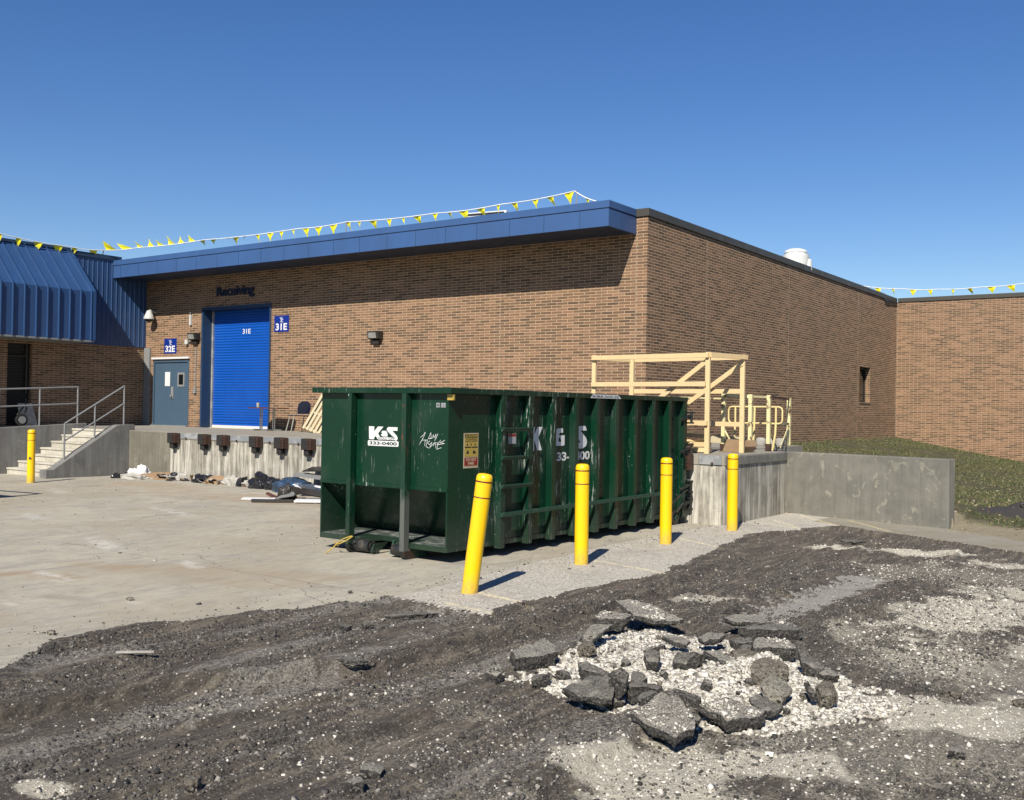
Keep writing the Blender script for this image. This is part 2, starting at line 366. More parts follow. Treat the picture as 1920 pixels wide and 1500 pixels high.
def ell(x, y, cx, cy, a, b, rot=0):
    c, s = math.cos(rot), math.sin(rot); u = (x-cx)*c+(y-cy)*s; v = -(x-cx)*s+(y-cy)*c
    return np.sqrt((u/a)**2+(v/b)**2)
BY = np.array([-60, -16.5, -15.6, -15.21, -14.5, -13.74, -12.47, -11.62, -11.45, -9.43, -6.98, -3.84, -1.4, 5])
BX = np.array([6.0, 4.3, 3.65, 3.35, 2.78, 2.80, 3.29, 3.45, 3.56, 3.37, 3.22, 3.32, 3.5, 3.6])   # edge of the concrete yard
SY = np.array([-11.9, -11.2, -10.6, -8.6, -6.3, -4.5, -3.3, -2.42]); SX = np.array([4.75, 4.55, 4.62, 4.80, 4.45, 4.12, 4.48, 4.80])  # strip edge
WING = [(XD, -1.143), (6.308, -1.768)]
def line_y(x): return -2.40 + (x-4.78)*(-.515)            # pavement edge right of the wing wall
def bank_z(x, y):
    xe = np.where(y < 6, x-1.3*(1-ss(0, 6, y)), x)
    b = np.interp(xe, [-50, 0, 1.3, 4.2, 6.2, 9, 60], [1.0, .99, .75, .25, .07, .0, 0])
    k = ss(-1.10, -1.0, y+.2187*(x-XD))                    # starts behind the wing wall
    right = ss(6.25, 6.5, x)
    b = np.where(x < 6.35, np.maximum(b, 0)*k, b*ss(-2.6, 1.5, y))
    b = b + (.03*fbm(x, y, 1.5, 4, 5)-.015)*ss(.02, .3, b)
    b = b + .30*np.exp(-(ell(x, y, 7.5, .6, 1.0, .65)**2)*1.6)*(fbm(x, y, 3, 3, 9)*.8+.5)
    return b
def region(x, y):
    """0 yard, 1 strip, 2 rubble, 3 bank/soil, 4 edge paving"""
    wob = (fbm(x, y, 3.2, 4, 21)-.5)*.34 + (fbm(x, y, 16, 3, 22)-.5)*.08
    wobs = np.where(y > -11.6, 0, 1)*wob
    be = np.interp(y, BY, BX)
    se = np.interp(y, SY, SX) + wob*.55
    r = np.full(x.shape, 2)
    r[x < be+wobs] = 0
    serr = -11.58-(x-3.6)*.10 + .05*np.sign(np.sin(x*95))*.5
    r[(x >= be) & (x < se) & (y > serr)] = 1
    dl = y-line_y(x)
    r[(dl > (fbm(x, y, 4, 3, 30)-.5)*.12) & (y > -12) & (x > 4.3)] = 4
    grass = (y > -1.04-.2187*(x-XD)) & (x >= XD) & (x < 6.33)
    grass |= (x >= 6.33) & (dl > 1.25+(fbm(x, y, 1.6, 4, 31)-.5)*.6)
    grass |= (x > 0) & (y > -1.2) & (x < 60) & ~((x < 2.45) & (y < 2.6))
    r[grass] = 3
    return r
PILE = [(5.95,-12.6),(6.1,-13.15),(6.75,-13.25),(7.35,-13.35),(7.75,-13.15),(8.15,-12.6),(8.2,-12.0),(7.8,-11.7),(7.3,-11.4),(6.7,-11.05),(6.1,-11.15),(5.8,-11.8)]
LIGHT = [  # x, y, rx, ry, rot, strength : limestone dust and gravel lying on the milled ground
 (5.47,-4.85,.55,.20,.5,1),(6.64,-4.6,.75,.27,.25,1.1),(7.75,-5.0,.6,.35,.3,.9),(7.95,-8.5,.55,1.35,-.15,1.15),(8.3,-7.0,.7,.6,0,.8),
 (5.85,-9.45,.42,.25,.5,.8),(8.5,-12.1,.75,.42,.25,1),(7.55,-14.1,.50,.60,.3,1.05),(7.95,-13.6,.55,.26,.5,1.0),(7.25,-14.25,.25,.35,.3,.9),(5.38,-16.05,.16,.11,0,1.2),
 (7.95,-14.75,.35,.28,.2,.5),(7.3,-14.9,.35,.25,.2,.4),(8.2,-10.6,.45,.7,.3,.62),(7.4,-10.3,.25,.55,.7,.5),(9.2,-11.5,.8,.6,0,.7),(8.8,-9.8,.5,.5,0,.7),(8.3,-13.0,1.5,.9,.3,.42),(8.7,-10.6,1.3,1.2,0,.42),(7.9,-9.9,.8,.8,0,.35),(7.6,-6.3,1.3,1.1,0,.38),(8.3,-15.2,1.2,.8,.2,.35),(6.4,-14.6,1.0,.3,.9,.25),(5.2,-14.3,.9,.25,1.1,.25),
 (9.0,-13.6,.5,.3,0,.45),(6.2,-13.9,.3,.16,.4,.3)]
def masks(x, y):
    nz = (fbm(x, y, 2.6, 4, 41)-.5); n2 = (fbm(x, y, 9, 4, 43)-.5)
    lt = np.zeros(x.shape)
    for cx, cy, a, b, ro, st in LIGHT:
        lt = np.maximum(lt, st*ss(1.25, .55, ell(x, y, cx, cy, a, b, ro)+nz*1.1+n2*.9))
    pile = poly_mask(x+n2*.35, y+n2*.3, PILE).astype(float)
    lt = np.maximum(lt, pile*1.1)
    # old grey surface left between the milled bands
    grey = ss(.30, .16, np.abs(x-(6.58+.03*(y+8.7)))+n2*.4)*ss(-10.7, -10.2, y)*ss(-6.6, -7.3, y)
    st = fbm(x*3.2, y*.45, 1.0, 4, 47); grey = np.maximum(grey, .48*ss(.52, .66, st+n2*.25)*ss(-9.5, -11.5, y))
    return np.clip(lt, 0, 1), np.clip(grey, 0, 1), pile
TRY = np.array([-17, -15.62, -14.67, -13.46, -12, -10.47, -8.5, -6.3, -4.55, -3]); TRX = np.array([4.05, 4.16, 4.40, 5.02, 5.18, 5.22, 5.12, 4.80, 4.86, 5.3])
def height(x, y):
    r = region(x, y); rub = (r == 2).astype(float)
    be = np.interp(y, BY, BX); se_ = np.interp(y, SY, SX)
    edge = ss(.0, .20, x-be)*ss(.0, .16, np.maximum(x-se_, -11.58-(x-3.6)*.10-y))*ss(.0, .18, line_y(x)-y)
    z = np.zeros(x.shape)
    d = x-np.interp(y, TRY, TRX) + (fbm(x, y, 2, 3, 50)-.5)*.10 + (fbm(x, y, 9, 2, 63)-.5)*.05
    far_ = 1-.72*ss(-9, -6, y); ridge = .075*far_*np.exp(-((d+.07)/.12)**2)*(d < 0) + .075*far_*np.exp(-((d+.07)/.12)**2)*(d >= 0)*np.clip(1-d/.035, 0, 1)
    dip = -.055*np.exp(-((d-.18)/.16)**2)
    u = x - .10*(y+12)*.3
    tr = .014*np.sin(u*5.2+fbm(x, y, .8, 2, 51)*4) + .010*np.sin(u*11+2+fbm(x, y, 1.1, 2, 52)*5)
    def rut(xs_, ys_, w2, h2, s2):
        q = x-np.interp(y, ys_, xs_)+(fbm(x, y, 3, 3, s2)-.5)*.12; return h2*np.where(q < 0, np.exp(-(q/w2)**2), np.exp(-(q/(w2*.28))**2))*ss(.25, .55, fbm(x, y, 1.4, 2, s2+3))
    tr = tr + rut([4.75, 5.05, 5.55, 5.62, 5.5], [-17, -15.2, -13.6, -11.5, -9.5], .10, .05, 65) + rut([5.6, 6.0, 6.15], [-17, -15, -13.8], .12, .04, 66) + rut([7.25, 7.2, 7.15, 7.0], [-10.6, -9, -7.5, -5.6], .16, .07, 67) + rut([6.05, 6.0, 5.8], [-9.3, -7.5, -5.5], .08, .035, 68) + rut([8.6, 8.4, 8.1], [-16, -14, -12.8], .12, .03, 69)
    d2 = x-np.interp(y, [-17, -15.2, -14.2, -13.2], [3.6, 3.75, 3.5, 3.45]); tr = tr + .028*np.exp(-(d2/.07)**2)*ss(-12.9, -13.6, y)*(fbm(x, y, 5, 2, 60)+.4)
    d3 = ell(x, y, 7.1, -8.6, .32, 2.6, -.12); tr = tr + .05*ss(1.2, .4, d3)*(fbm(x, y, 3, 3, 61))
    d4 = ell(x, y, 5.55, -3.9, .9, .30, -.4); tr = tr + .035*ss(1.2, .3, d4)*fbm(x, y, 3, 3, 62)
    heap = .075*ss(1.2, .2, ell(x, y, 7.0, -12.25, 1.05, .95, -.5))
    rough = .026*(fbm(x, y, 2.2, 3, 53)-.5) + .017*(fbm(x, y, 9, 3, 54)-.5) + .034*(fbm(x*5.5-y*.5, y*.35, 1, 4, 64)-.5)
    crumb = np.maximum(fbm(x, y, 34, 2, 55)-.50, 0)*.036*ss(.35, .6, fbm(x*3, y*.6, 1, 3, 74)+.05) + (vn(x, y, 62, 56)-.5)*.008
    lt, gr, pile = masks(x, y)
    calm = 1-.6*np.clip(np.maximum(lt*.8, gr), 0, 1)*(1-pile)
    zr = -.048*edge + (ridge+dip+tr*.75)*edge + heap + (rough + crumb*calm)*np.clip(edge+.2, 0, 1)
    z = np.where(r == 2, zr, z)
    dull = (fbm(x, y, 1.1, 3, 57)-.5)*.012
    z = np.where(r == 0, dull*ss(-40, -12, x), z)
    z = np.where(r == 1, .004+dull + (fbm(x, y, 40, 2, 58)-.5)*.006, z)
    z = np.where(r == 4, .006+dull + (fbm(x, y, 14, 3, 58)-.5)*.012, z)
    z = np.where(r == 3, .01+bank_z(x, y) + (fbm(x, y, 7, 4, 59)-.5)*.035, z)
    return z
def axis(segs):
    out = []
    for a, b, st in segs: out.append(np.arange(a, b-1e-6, st))
    return np.concatenate(out+[np.array([segs[-1][1]])])
GX = axis([(-300, -60, 40), (-60, -20, 5), (-20, 2.4, .20), (2.4, 9.6, .0155), (9.6, 12, .08), (12, 20, .5), (20, 60, 5), (60, 300, 40)])
GY = axis([(-300, -60, 40), (-60, -20, 5), (-20, -16.6, .2), (-16.6, -9.2, .0165), (-9.2, -1.0, .032), (-1.0, 20, .16), (20, 60, 5), (60, 300, 40)])
X, Y = np.meshgrid(GX, GY); Z = height(X, Y); nx, ny = len(GX), len(GY)
lt, gr, pile = masks(X, Y)
# road paint on the old strip
pnt = np.zeros(X.shape)
for (x1, y1, x2, y2, w_) in [(3.74,-8.31,4.9,-8.66,.05),(4.0,-10.90,4.75,-11.05,.06),(4.1,-11.50,4.8,-11.62,.045),(3.55,-5.70,4.5,-6.26,.05),(3.55,-2.93,4.42,-3.32,.05),(3.7,-2.40,4.5,-3.32,.045),(3.8,-1.38,4.8,-2.50,.05),(4.7,-1.6,5.7,-2.75,.05),(5.75,-8.45,6.5,-8.93,.05)]:
    dx, dy = x2-x1, y2-y1; ll = math.hypot(dx, dy); t = ((X-x1)*dx+(Y-y1)*dy)/ll**2; dd = np.abs((X-x1)*dy-(Y-y1)*dx)/ll
    pnt = np.maximum(pnt, ((t > 0) & (t < 1) & (dd < w_*.62+.02*(fbm(X, Y, 12, 2, 70)-.5))).astype(float))
# spills on the yard: white plaster dust and tan sand
wh = np.zeros(X.shape); sand = np.zeros(X.shape)
nq = (fbm(X, Y, 2.2, 4, 71)-.5)*1.5
for (cx, cy, a, b, ro) in [(-1.6,-11.3,.7,.22,.3),(.1,-13.0,.5,.2,.4),(.6,-11.6,.35,.14,.3),(-4.4,-8.3,.8,.2,.4),(2.2,-13.3,.35,.12,.5),(-8.9,-7.6,.9,.35,.3),(1.2,-14.0,.3,.1,.4),(-5.2,-10.2,.6,.2,.3)]:
    wh = np.maximum(wh, .6*ss(1.2, .5, ell(X, Y, cx, cy, a, b*.6, ro-.65)+nq))
for (cx, cy, a, b, ro) in [(.9,-11.9,1.5,.35,.45),(-.3,-13.2,1.0,.3,.5),(1.9,-12.0,.7,.3,.4),(-4.5,-5.6,3.2,.9,.2),(-9.2,-5.4,1.8,.8,.1),(0,-7.2,2.0,.9,.3),(1.4,-14.6,.8,.3,.5)]:
    sand = np.maximum(sand, ss(1.3, .4, ell(X, Y, cx, cy, a, b, ro)+nq))
reg = region((X[:-1, :-1]+X[1:, 1:])/2, (Y[:-1, :-1]+Y[1:, 1:])/2)
bare = ss(1.9, .9, ell(X, Y, 6.9, -1.9, 1.3, .6, -.4)+(fbm(X, Y, 3, 3, 72)-.5)) ; soil = ss(1.25, .8, ell(X, Y, 7.5, .5, 1.15, .62)+(fbm(X, Y, 4, 3, 73)-.5)*.6)
attrs = {0: (wh, sand, 0*X), 1: (0*X, gr, pnt), 2: (lt, gr, pnt), 3: (bare, soil, 0*X), 4: (lt, gr, pnt)}
idx = np.arange(nx*ny).reshape(ny, nx)
quads = np.stack([idx[:-1, :-1], idx[:-1, 1:], idx[1:, 1:], idx[1:, :-1]], -1)
P3 = np.stack([X, Y, Z], -1).reshape(-1, 3)
def grid_mesh(name, code, material, kind='structure'):
    q = quads[reg == code].reshape(-1, 4)
    # leave out what lies under the buildings and the dock
    cx = P3[q].mean(1)
    keep = ~((cx[:, 0] < XD-.15) & (cx[:, 0] > -60) & (cx[:, 1] > -WD+.15) & ((cx[:, 0] < -.1) | (cx[:, 1] < -1.15) | ((cx[:, 0] < 2.3) & (cx[:, 1] < 2.4))))
    keep &= ~((cx[:, 1] > YC+.2) & (cx[:, 1] < 58) & (cx[:, 0] > -60) & (cx[:, 0] < 40))
    q = q[keep]; used, inv = np.unique(q, return_inverse=True); q = inv.reshape(-1, 4)
    me = bpy.data.meshes.new(name); me.vertices.add(len(used)); me.vertices.foreach_set('co', P3[used].ravel())
    me.loops.add(q.size); me.loops.foreach_set('vertex_index', q.ravel().astype(np.int32))
    me.polygons.add(len(q)); me.polygons.foreach_set('loop_start', np.arange(0, q.size, 4, dtype=np.int32)); me.polygons.foreach_set('loop_total', np.full(len(q), 4, np.int32))
    me.update(calc_edges=True)
    a = me.color_attributes.new('cover', 'FLOAT_COLOR', 'POINT'); A = attrs[code]
    col = np.stack([A[0].ravel()[used], A[1].ravel()[used], A[2].ravel()[used], np.ones(len(used))], -1)
    a.data.foreach_set('color', col.ravel().astype(np.float32))
    me.polygons.foreach_set('use_smooth', np.full(len(q), code != 2)) ; me.materials.append(material)
    o = bpy.data.objects.new(name, me); C.objects.link(o); o['kind'] = kind; return o
def attr(m):
    a = m.n('ShaderNodeAttribute', attribute_name='cover'); s = m.n('ShaderNodeSeparateColor'); m.l(a.outputs['Color'], s.inputs[0]); return s.outputs
def rubble_mat():
    m = MT('broken_milled_asphalt'); r, g, b = attr(m)[:3]; v = m.coord('pos')
    f1 = m.noise(v, 55, 6, .8); f2 = m.noise(v, 3, 5, .65); f3 = m.noise(v, 140, 3, .7)
    c = m.mix(m.ramp(f1, .38, .64), (.020, .0175, .015), (.14, .125, .106))
    c = m.mix(m.ramp(f2, .48, .70, 0, .5), c, (.145, .128, .105))
    ftr = m.noise(m.coord('pos', (9, 1.0, 1)), 1.6, 6, .72, .3); c = m.mix(m.ramp(ftr, .47, .64, 0, .8), c, (.235, .215, .178)); fw2 = m.noise(m.coord('pos', (30, 2.2, 1)), 1.3, 5, .75, .2); c = m.mix(m.ramp(fw2, .60, .68, 0, .7), c, (.40, .375, .32))
    fbr = m.noise(v, 1.3, 3, .6); c = m.mix(m.ramp(fbr, .55, .72, 0, .5), c, (.085, .06, .052))
    c = m.mix(1.0, c, (1.12/.6, 1.04/.6, .95/.6), 'MULTIPLY')
    vo = m.n('ShaderNodeTexVoronoi'); vo.inputs['Scale'].default_value = 62; m.l(v, vo.inputs['Vector'])
    sc = m.n('ShaderNodeSeparateColor'); m.l(vo.outputs['Color'], sc.inputs[0])
    speck = m.math('MULTIPLY', m.ramp(sc.outputs[0], .80, .85), m.ramp(vo.outputs['Distance'], .28, .42, 1, 0))
    c = m.mix(m.math('MULTIPLY', speck, .8), c, (.42, .40, .36))
    vg = m.n('ShaderNodeTexVoronoi'); vg.inputs['Scale'].default_value = 110; m.l(v, vg.inputs['Vector']); sg = m.n('ShaderNodeSeparateColor'); m.l(vg.outputs['Color'], sg.inputs[0])
    gcol = m.mix(m.ramp(sg.outputs[1], .1, .9), (.30, .28, .245), (.66, .62, .55))
    c = m.mix(m.math('MULTIPLY', m.ramp(m.math('ADD', g, m.math('MULTIPLY', m.math('SUBTRACT', f1, .5), 1.3)), .35, .7), .85), c, gcol)
    lcol = m.mix(m.ramp(sg.outputs[0], .05, .95), (.62, .57, .44), (1.0, .95, .80)); lcol = m.mix(m.ramp(f3, .3, .7, .4, 0), lcol, (.46, .41, .30)); lcol = m.mix(m.ramp(f2, .4, .65, 0, .6), lcol, (.88, .81, .63))
    c = m.mix(m.math('MULTIPLY', m.ramp(m.math('ADD', r, m.math('MULTIPLY', m.math('SUBTRACT', f1, .5), 1.7)), .22, .95), .85), c, lcol)
    c = m.mix(m.math('MULTIPLY', b, m.ramp(f1, .52, .6)), c, (.62, .48, .22))
    m.col(c); m.rough(.92); m.bump(m.math('ADD', m.math('MULTIPLY', f1, 1.2), m.math('MULTIPLY', f3, .5)), .9, .014); return m.m
def strip_mat():
    m = MT('old_light_asphalt'); r, g, b = attr(m)[:3]; v = m.coord('pos')
    vo = m.n('ShaderNodeTexVoronoi'); vo.inputs['Scale'].default_value = 75; m.l(v, vo.inputs['Vector']); sc = m.n('ShaderNodeSeparateColor'); m.l(vo.outputs['Color'], sc.inputs[0])
    f1 = m.noise(v, 1.7, 5, .65); f2 = m.noise(v, 60, 4, .7)
    c = m.mix(m.ramp(sc.outputs[0], 0, 1), (.36, .332, .275), (.84, .79, .68))
    c = m.mix(m.ramp(f1, .5, .68, 0, .35), c, (.24, .225, .195)); c = m.mix(m.ramp(f2, .56, .66, 0, .7), c, (.12, .11, .095))
    c = m.mix(m.math('MULTIPLY', b, m.ramp(m.noise(v, 14, 5, .7), .40, .56)), c, (.92, .80, .52))
    m.col(c); m.rough(.9); m.bump(f2, .5, .008); return m.m
def yard_mat():
    m = MT('dusty_yard_concrete'); r, g, b = attr(m)[:3]; v = m.coord('pos'); vs = m.coord('pos', (1, .32, 1))
    f1 = m.noise(v, .45, 5, .6, .5); f2 = m.noise(vs, 3.5, 6, .7, .6); f3 = m.noise(v, 70, 4, .75); f4 = m.noise(m.coord('pos', (.5, 2.2, 1)), 2.2, 5, .7, .3)
    c = m.mix(m.ramp(f1, .35, .65), (.46, .42, .325), (.60, .55, .425))
    c = m.mix(m.ramp(f2, .46, .66, 0, .7), c, (.35, .335, .30)); fz = m.noise(m.coord('pos', (2.2, .9, 1)), 6, 6, .75, .8); c = m.mix(m.ramp(fz, .50, .66, 0, .6), c, (.66, .615, .51)); c = m.mix(m.ramp(fz, .46, .34, 0, .5), c, (.30, .27, .22)); c = m.mix(m.ramp(f4, .53, .70, 0, .5), c, (.58, .54, .46))
    c = m.mix(m.math('MULTIPLY', g, m.ramp(f2, .3, .6)), c, (.46, .36, .24))
    c = m.mix(m.math('MULTIPLY', r, m.ramp(m.noise(v, 5, 5, .7), .42, .56)), c, (.85, .82, .75))
    c = m.mix(m.ramp(f3, .54, .72, 0, .42), c, (.20, .18, .15))
    vo = m.n('ShaderNodeTexVoronoi'); vo.inputs['Scale'].default_value = 3.1; m.l(v, vo.inputs['Vector'])
    c = m.mix(m.math('MULTIPLY', m.ramp(vo.outputs['Distance'], .045, .075, 1, 0), .5), c, (.12, .11, .095))
    ck = m.n('ShaderNodeTexVoronoi', feature='DISTANCE_TO_EDGE'); ck.inputs['Scale'].default_value = .23; wv = m.n('ShaderNodeVectorMath', operation='MULTIPLY_ADD')
    nn = m.n('ShaderNodeTexNoise'); nn.inputs['Scale'].default_value = 1.5; nn.inputs['Detail'].default_value = 5; m.l(v, nn.inputs['Vector']); m.l(nn.outputs['Color'], wv.inputs[0]); wv.inputs[1].default_value = (.5, .5, 0); m.l(v, wv.inputs[2]); m.l(wv.outputs[0], ck.inputs['Vector'])
    c = m.mix(m.ramp(ck.outputs['Distance'], .0006, .002, .55, 0), c, (.13, .12, .10))
    oi = m.noise(v, .9, 4, .6, .8); c = m.mix(m.ramp(oi, .58, .74, 0, .5), c, (.235, .215, .175)); tan_ = m.noise(v, .33, 4, .6); c = m.mix(m.ramp(tan_, .5, .64, 0, .45), c, (.47, .40, .285))
    sy = m.n('ShaderNodeSeparateXYZ'); m.l(v, sy.inputs[0])
    for o_, off, cell in ((0, 1.35, 4.7), (1, 2.2, 4.9)):
        j = m.math('ABSOLUTE', m.math('SUBTRACT', m.math('FRACT', m.math('DIVIDE', m.math('ADD', sy.outputs[o_], 100+off), cell)), .5)); c = m.mix(m.math('MULTIPLY', m.ramp(j, .0012, .0022, .55, 0), m.ramp(f2, .3, .55, .3, 1)), c, (.12, .11, .09))
    m.col(c); m.rough(.9); m.bump(m.math('ADD', f3, f2), .35, .008); return m.m
def bank_mat():
    m = MT('turf_soil'); r, g, b = attr(m)[:3]; v = m.coord('pos'); f = m.noise(v, 2.2, 5, .7); f2 = m.noise(v, 40, 4, .7)
    c = m.mix(m.ramp(f, .38, .62), (.065, .075, .024), (.15, .125, .06)); c = m.mix(m.ramp(f2, .4, .65, 0, .7), c, (.045, .045, .018))
    c = m.mix(r, c, (.34, .29, .19)); c = m.mix(m.ramp(m.math('ADD', g, m.math('MULTIPLY', m.math('SUBTRACT', f2, .5), .6)), .4, .6), c, (.055, .05, .047))
    m.col(c); m.rough(.95); m.bump(f2, .9, .02); return m.m
def edge_mat():
    m = MT('sandy_edge_paving'); v = m.coord('pos'); f = m.noise(v, 2.5, 6, .7, .5); f2 = m.noise(v, 60, 4, .75); b = attr(m)[2]
    c = m.mix(m.ramp(f, .35, .62), (.33, .29, .205), (.40, .375, .31)); c = m.mix(m.ramp(f2, .5, .68, 0, .6), c, (.15, .135, .10))
    c = m.mix(m.math('MULTIPLY', b, m.ramp(f2, .35, .55)), c, (.72, .60, .33))
    m.col(c); m.rough(.92); m.bump(f2, .6, .01); return m.m
grid_mesh('concrete_yard', 0, yard_mat()); grid_mesh('old_asphalt_strip', 1, strip_mat()); grid_mesh('broken_asphalt_ground', 2, rubble_mat())
grid_mesh('grass_bank', 3, bank_mat()); grid_mesh('edge_pavement', 4, edge_mat())

def zat(x, y): return float(height(np.array([[x]], float), np.array([[y]], float))[0, 0])
# loose stones: merged 'stuff'
def stones(name, xs, ys, size, mat, label, flat=.6, sink=.25, zs=None):
    n = len(xs); base = np.array([(-1,-1,-1),(1,-1,-1),(1,1,-1),(-1,1,-1),(-1,-1,1),(1,-1,1),(1,1,1),(-1,1,1)], float)*.5
    fs = np.array([(0,3,2,1),(4,5,6,7),(0,1,5,4),(1,2,6,5),(2,3,7,6),(3,0,4,7)])
    V = base[None]*(1+rng.uniform(-.5, .4, (n, 8, 3))); V[:, 4:, :2] *= rng.uniform(.25, .95, (n, 1, 1)); V[:, :, 0] *= rng.uniform(.7, 1.5, (n, 1)); V[:, :, 2] *= flat
    a = rng.uniform(0, 2*np.pi, n); t = rng.uniform(-1.2, 1.2, n)
    x, y, z = V[..., 0].copy(), V[..., 1].copy(), V[..., 2].copy()
    y, z = y*np.cos(t)[:, None]-z*np.sin(t)[:, None], y*np.sin(t)[:, None]+z*np.cos(t)[:, None]
    x, y = x*np.cos(a)[:, None]-y*np.sin(a)[:, None], x*np.sin(a)[:, None]+y*np.cos(a)[:, None]
    V = np.stack([x, y, z], -1)*size[:, None, None]
    zz = height(xs[None], ys[None])[0] if zs is None else zs; V += np.stack([xs, ys, zz+size*(flat*.5-sink)], -1)[:, None]
    Fq = (fs[None]+8*np.arange(n)[:, None, None]).reshape(-1, 4)
    me = bpy.data.meshes.new(name); me.vertices.add(n*8); me.vertices.foreach_set('co', V.ravel())
    me.loops.add(Fq.size); me.loops.foreach_set('vertex_index', Fq.ravel().astype(np.int32)); me.polygons.add(len(Fq))
    me.polygons.foreach_set('loop_start', np.arange(0, Fq.size, 4, dtype=np.int32)); me.polygons.foreach_set('loop_total', np.full(len(Fq), 4, np.int32)); me.update(calc_edges=True)
    me.materials.append(mat); o = bpy.data.objects.new(name, me); C.objects.link(o)
    return tag(o, label, 'gravel', None, 'stuff')
def cellmat(name, a, b, c3):
    m = MT(name); g = m.n('ShaderNodeNewGeometry'); rnd = g.outputs['Random Per Island']
    c = m.mix(m.ramp(rnd, .0, .7), a, b); c = m.mix(m.ramp(rnd, .86, .9), c, c3); f = m.noise(m.coord('pos'), 90, 3, .7)
    c = m.mix(m.ramp(f, .4, .75, 0, .5), c, tuple(x*.6 for x in a)); m.col(c); m.rough(.88); return m.m
MAT['limestone'] = cellmat('crushed_limestone', (.40, .37, .305), (1.0, .95, .84), (.20, .18, .15))
MAT['crumb_dark'] = cellmat('asphalt_crumbs', (.03, .0275, .025), (.14, .13, .115), (.40, .375, .33))
MAT['crumb_pale'] = cellmat('pale_crumbs', (.30, .28, .24), (.55, .52, .46), (.10, .09, .08))
def sample(n, x0, x1, y0, y1, fn):
    xs = rng.uniform(x0, x1, n); ys = rng.uniform(y0, y1, n); p = fn(xs, ys); k = rng.uniform(0, 1, n) < p; return xs[k], ys[k]
xs, ys = sample(95000, 5.6, 8.5, -13.6, -10.8, lambda x, y: masks(x, y)[2])
stones('pile_gravel', xs, ys, rng.gamma(2.4, .0044, len(xs))+.006, MAT['limestone'], 'crushed white limestone heaped among the broken asphalt slabs')
def pl_(x, y): l_ = masks(x, y)[0]; return (region(x, y) == 2)*(l_*.85+.035)*(1-masks(x, y)[2]*.8)
xs, ys = sample(130000, 4.0, 9.8, -16.8, -3, pl_)
stones('scattered_gravel', xs, ys, rng.gamma(1.3, .0042, len(xs))+.003, MAT['limestone'], 'small white stones scattered over the torn up dark ground')
xs, ys = sample(170000, 2.8, 9.6, -16.8, -6.5, lambda x, y: (region(x, y) == 2)*(1-masks(x, y)[0]*.7)*ss(.40, .60, fbm(x*3, y*.6, 1, 3, 74)*.6+fbm(x, y, 1.8, 3, 80)*.4))
stones('asphalt_crumbs', xs, ys, rng.gamma(1.35, .0040, len(xs))+.004, MAT['crumb_dark'], 'dark crumbled asphalt bits covering the torn up ground', .7)
def near_edge(x, y): return (region(x, y) < 2)*np.exp(-np.abs(x-np.interp(y, BY, BX))/.35)*.8
xs, ys = sample(9000, 1.5, 5.2, -16.5, -2.5, near_edge)
stones('edge_crumbs', xs, ys, rng.gamma(1.6, .0036, len(xs))+.003, MAT['crumb_dark'], 'dark crumbs strayed onto the pale concrete beside the torn edge', .7)
xs, ys = sample(13000, -13, 3.6, -16, -4.2, lambda x, y: (region(x, y) == 0)*np.clip(fbm(x, y, .8, 3, 81)*2.2-.9, 0, 1))
stones('yard_grit', xs, ys, rng.gamma(1.6, .0046, len(xs))+.003, MAT['crumb_pale'], 'pale grit and pebbles strewn over the concrete yard')

# grass blades and fallen leaves on the bank
def grass():
    n = 130000; xs = rng.uniform(.02, 9.5, n); ys = rng.uniform(-4, YC-.05, n); r = region(xs, ys)
    so = ell(xs, ys, 7.5, .5, 1.15, .62); ba = ell(xs, ys, 6.9, -1.9, 1.3, .6, -.4)
    k = (r == 3) & (so > 1.05+.3*(rng.uniform(size=n)-.5)) & (ba > .9+.5*rng.uniform(size=n)) & (fbm(xs, ys, 1.3, 3, 90)*.6+fbm(xs, ys, 5, 3, 92)*.4 > .44); xs, ys = xs[k], ys[k]; n = len(xs)
    z = height(xs[None], ys[None])[0]; h = rng.uniform(.018, .055, n); a = rng.uniform(0, 2*np.pi, n); wd = rng.uniform(.005, .012, n); ln = rng.uniform(-.05, .05, (n, 2))
    B = np.stack([xs, ys, z-.01], -1); S = np.stack([np.cos(a)*wd, np.sin(a)*wd, 0*a], -1)
    V = np.stack([B-S, B+S, B+S*.6+np.stack([ln[:, 0]*.5, ln[:, 1]*.5, h*.6], -1), B+np.stack([ln[:, 0], ln[:, 1], h], -1)], 1)
    Fq = np.arange(n*4).reshape(-1, 4)
    me = bpy.data.meshes.new('grass'); me.vertices.add(n*4); me.vertices.foreach_set('co', V.ravel()); me.loops.add(n*4); me.loops.foreach_set('vertex_index', Fq.ravel().astype(np.int32))
    me.polygons.add(n); me.polygons.foreach_set('loop_start', np.arange(0, n*4, 4, dtype=np.int32)); me.polygons.foreach_set('loop_total', np.full(n, 4, np.int32)); me.update(calc_edges=True)
    m = MT('grass_blade'); g = m.n('ShaderNodeNewGeometry'); rd = g.outputs['Random Per Island']; f = m.noise(m.coord('pos'), 1.1, 4, .6)
    c = m.mix(m.ramp(rd, 0, .7), (.065, .105, .022), (.15, .19, .05)); c = m.mix(m.ramp(rd, .74, .80), c, (.30, .24, .11))
    c = m.mix(m.ramp(f, .45, .62, 0, .6), c, (.17, .15, .065)); m.col(c); m.rough(.7); me.materials.append(m.m)
    o = bpy.data.objects.new('grass', me); C.objects.link(o); tag(o, 'short patchy spring grass on the bank beside the brick walls', 'grass', None, 'stuff')
grass()
xs, ys = sample(1500, 3.4, 9, -3, 14, lambda x, y: (region(x, y) == 3)*.8)
o = stones('fallen_leaves', xs, ys, rng.uniform(.02, .05, len(xs)), cellmat('dry_leaves', (.32, .22, .11), (.50, .42, .28), (.12, .08, .04)), 'dry pale leaves fallen on the grass bank', .12, -.25); o['category'] = 'leaves'
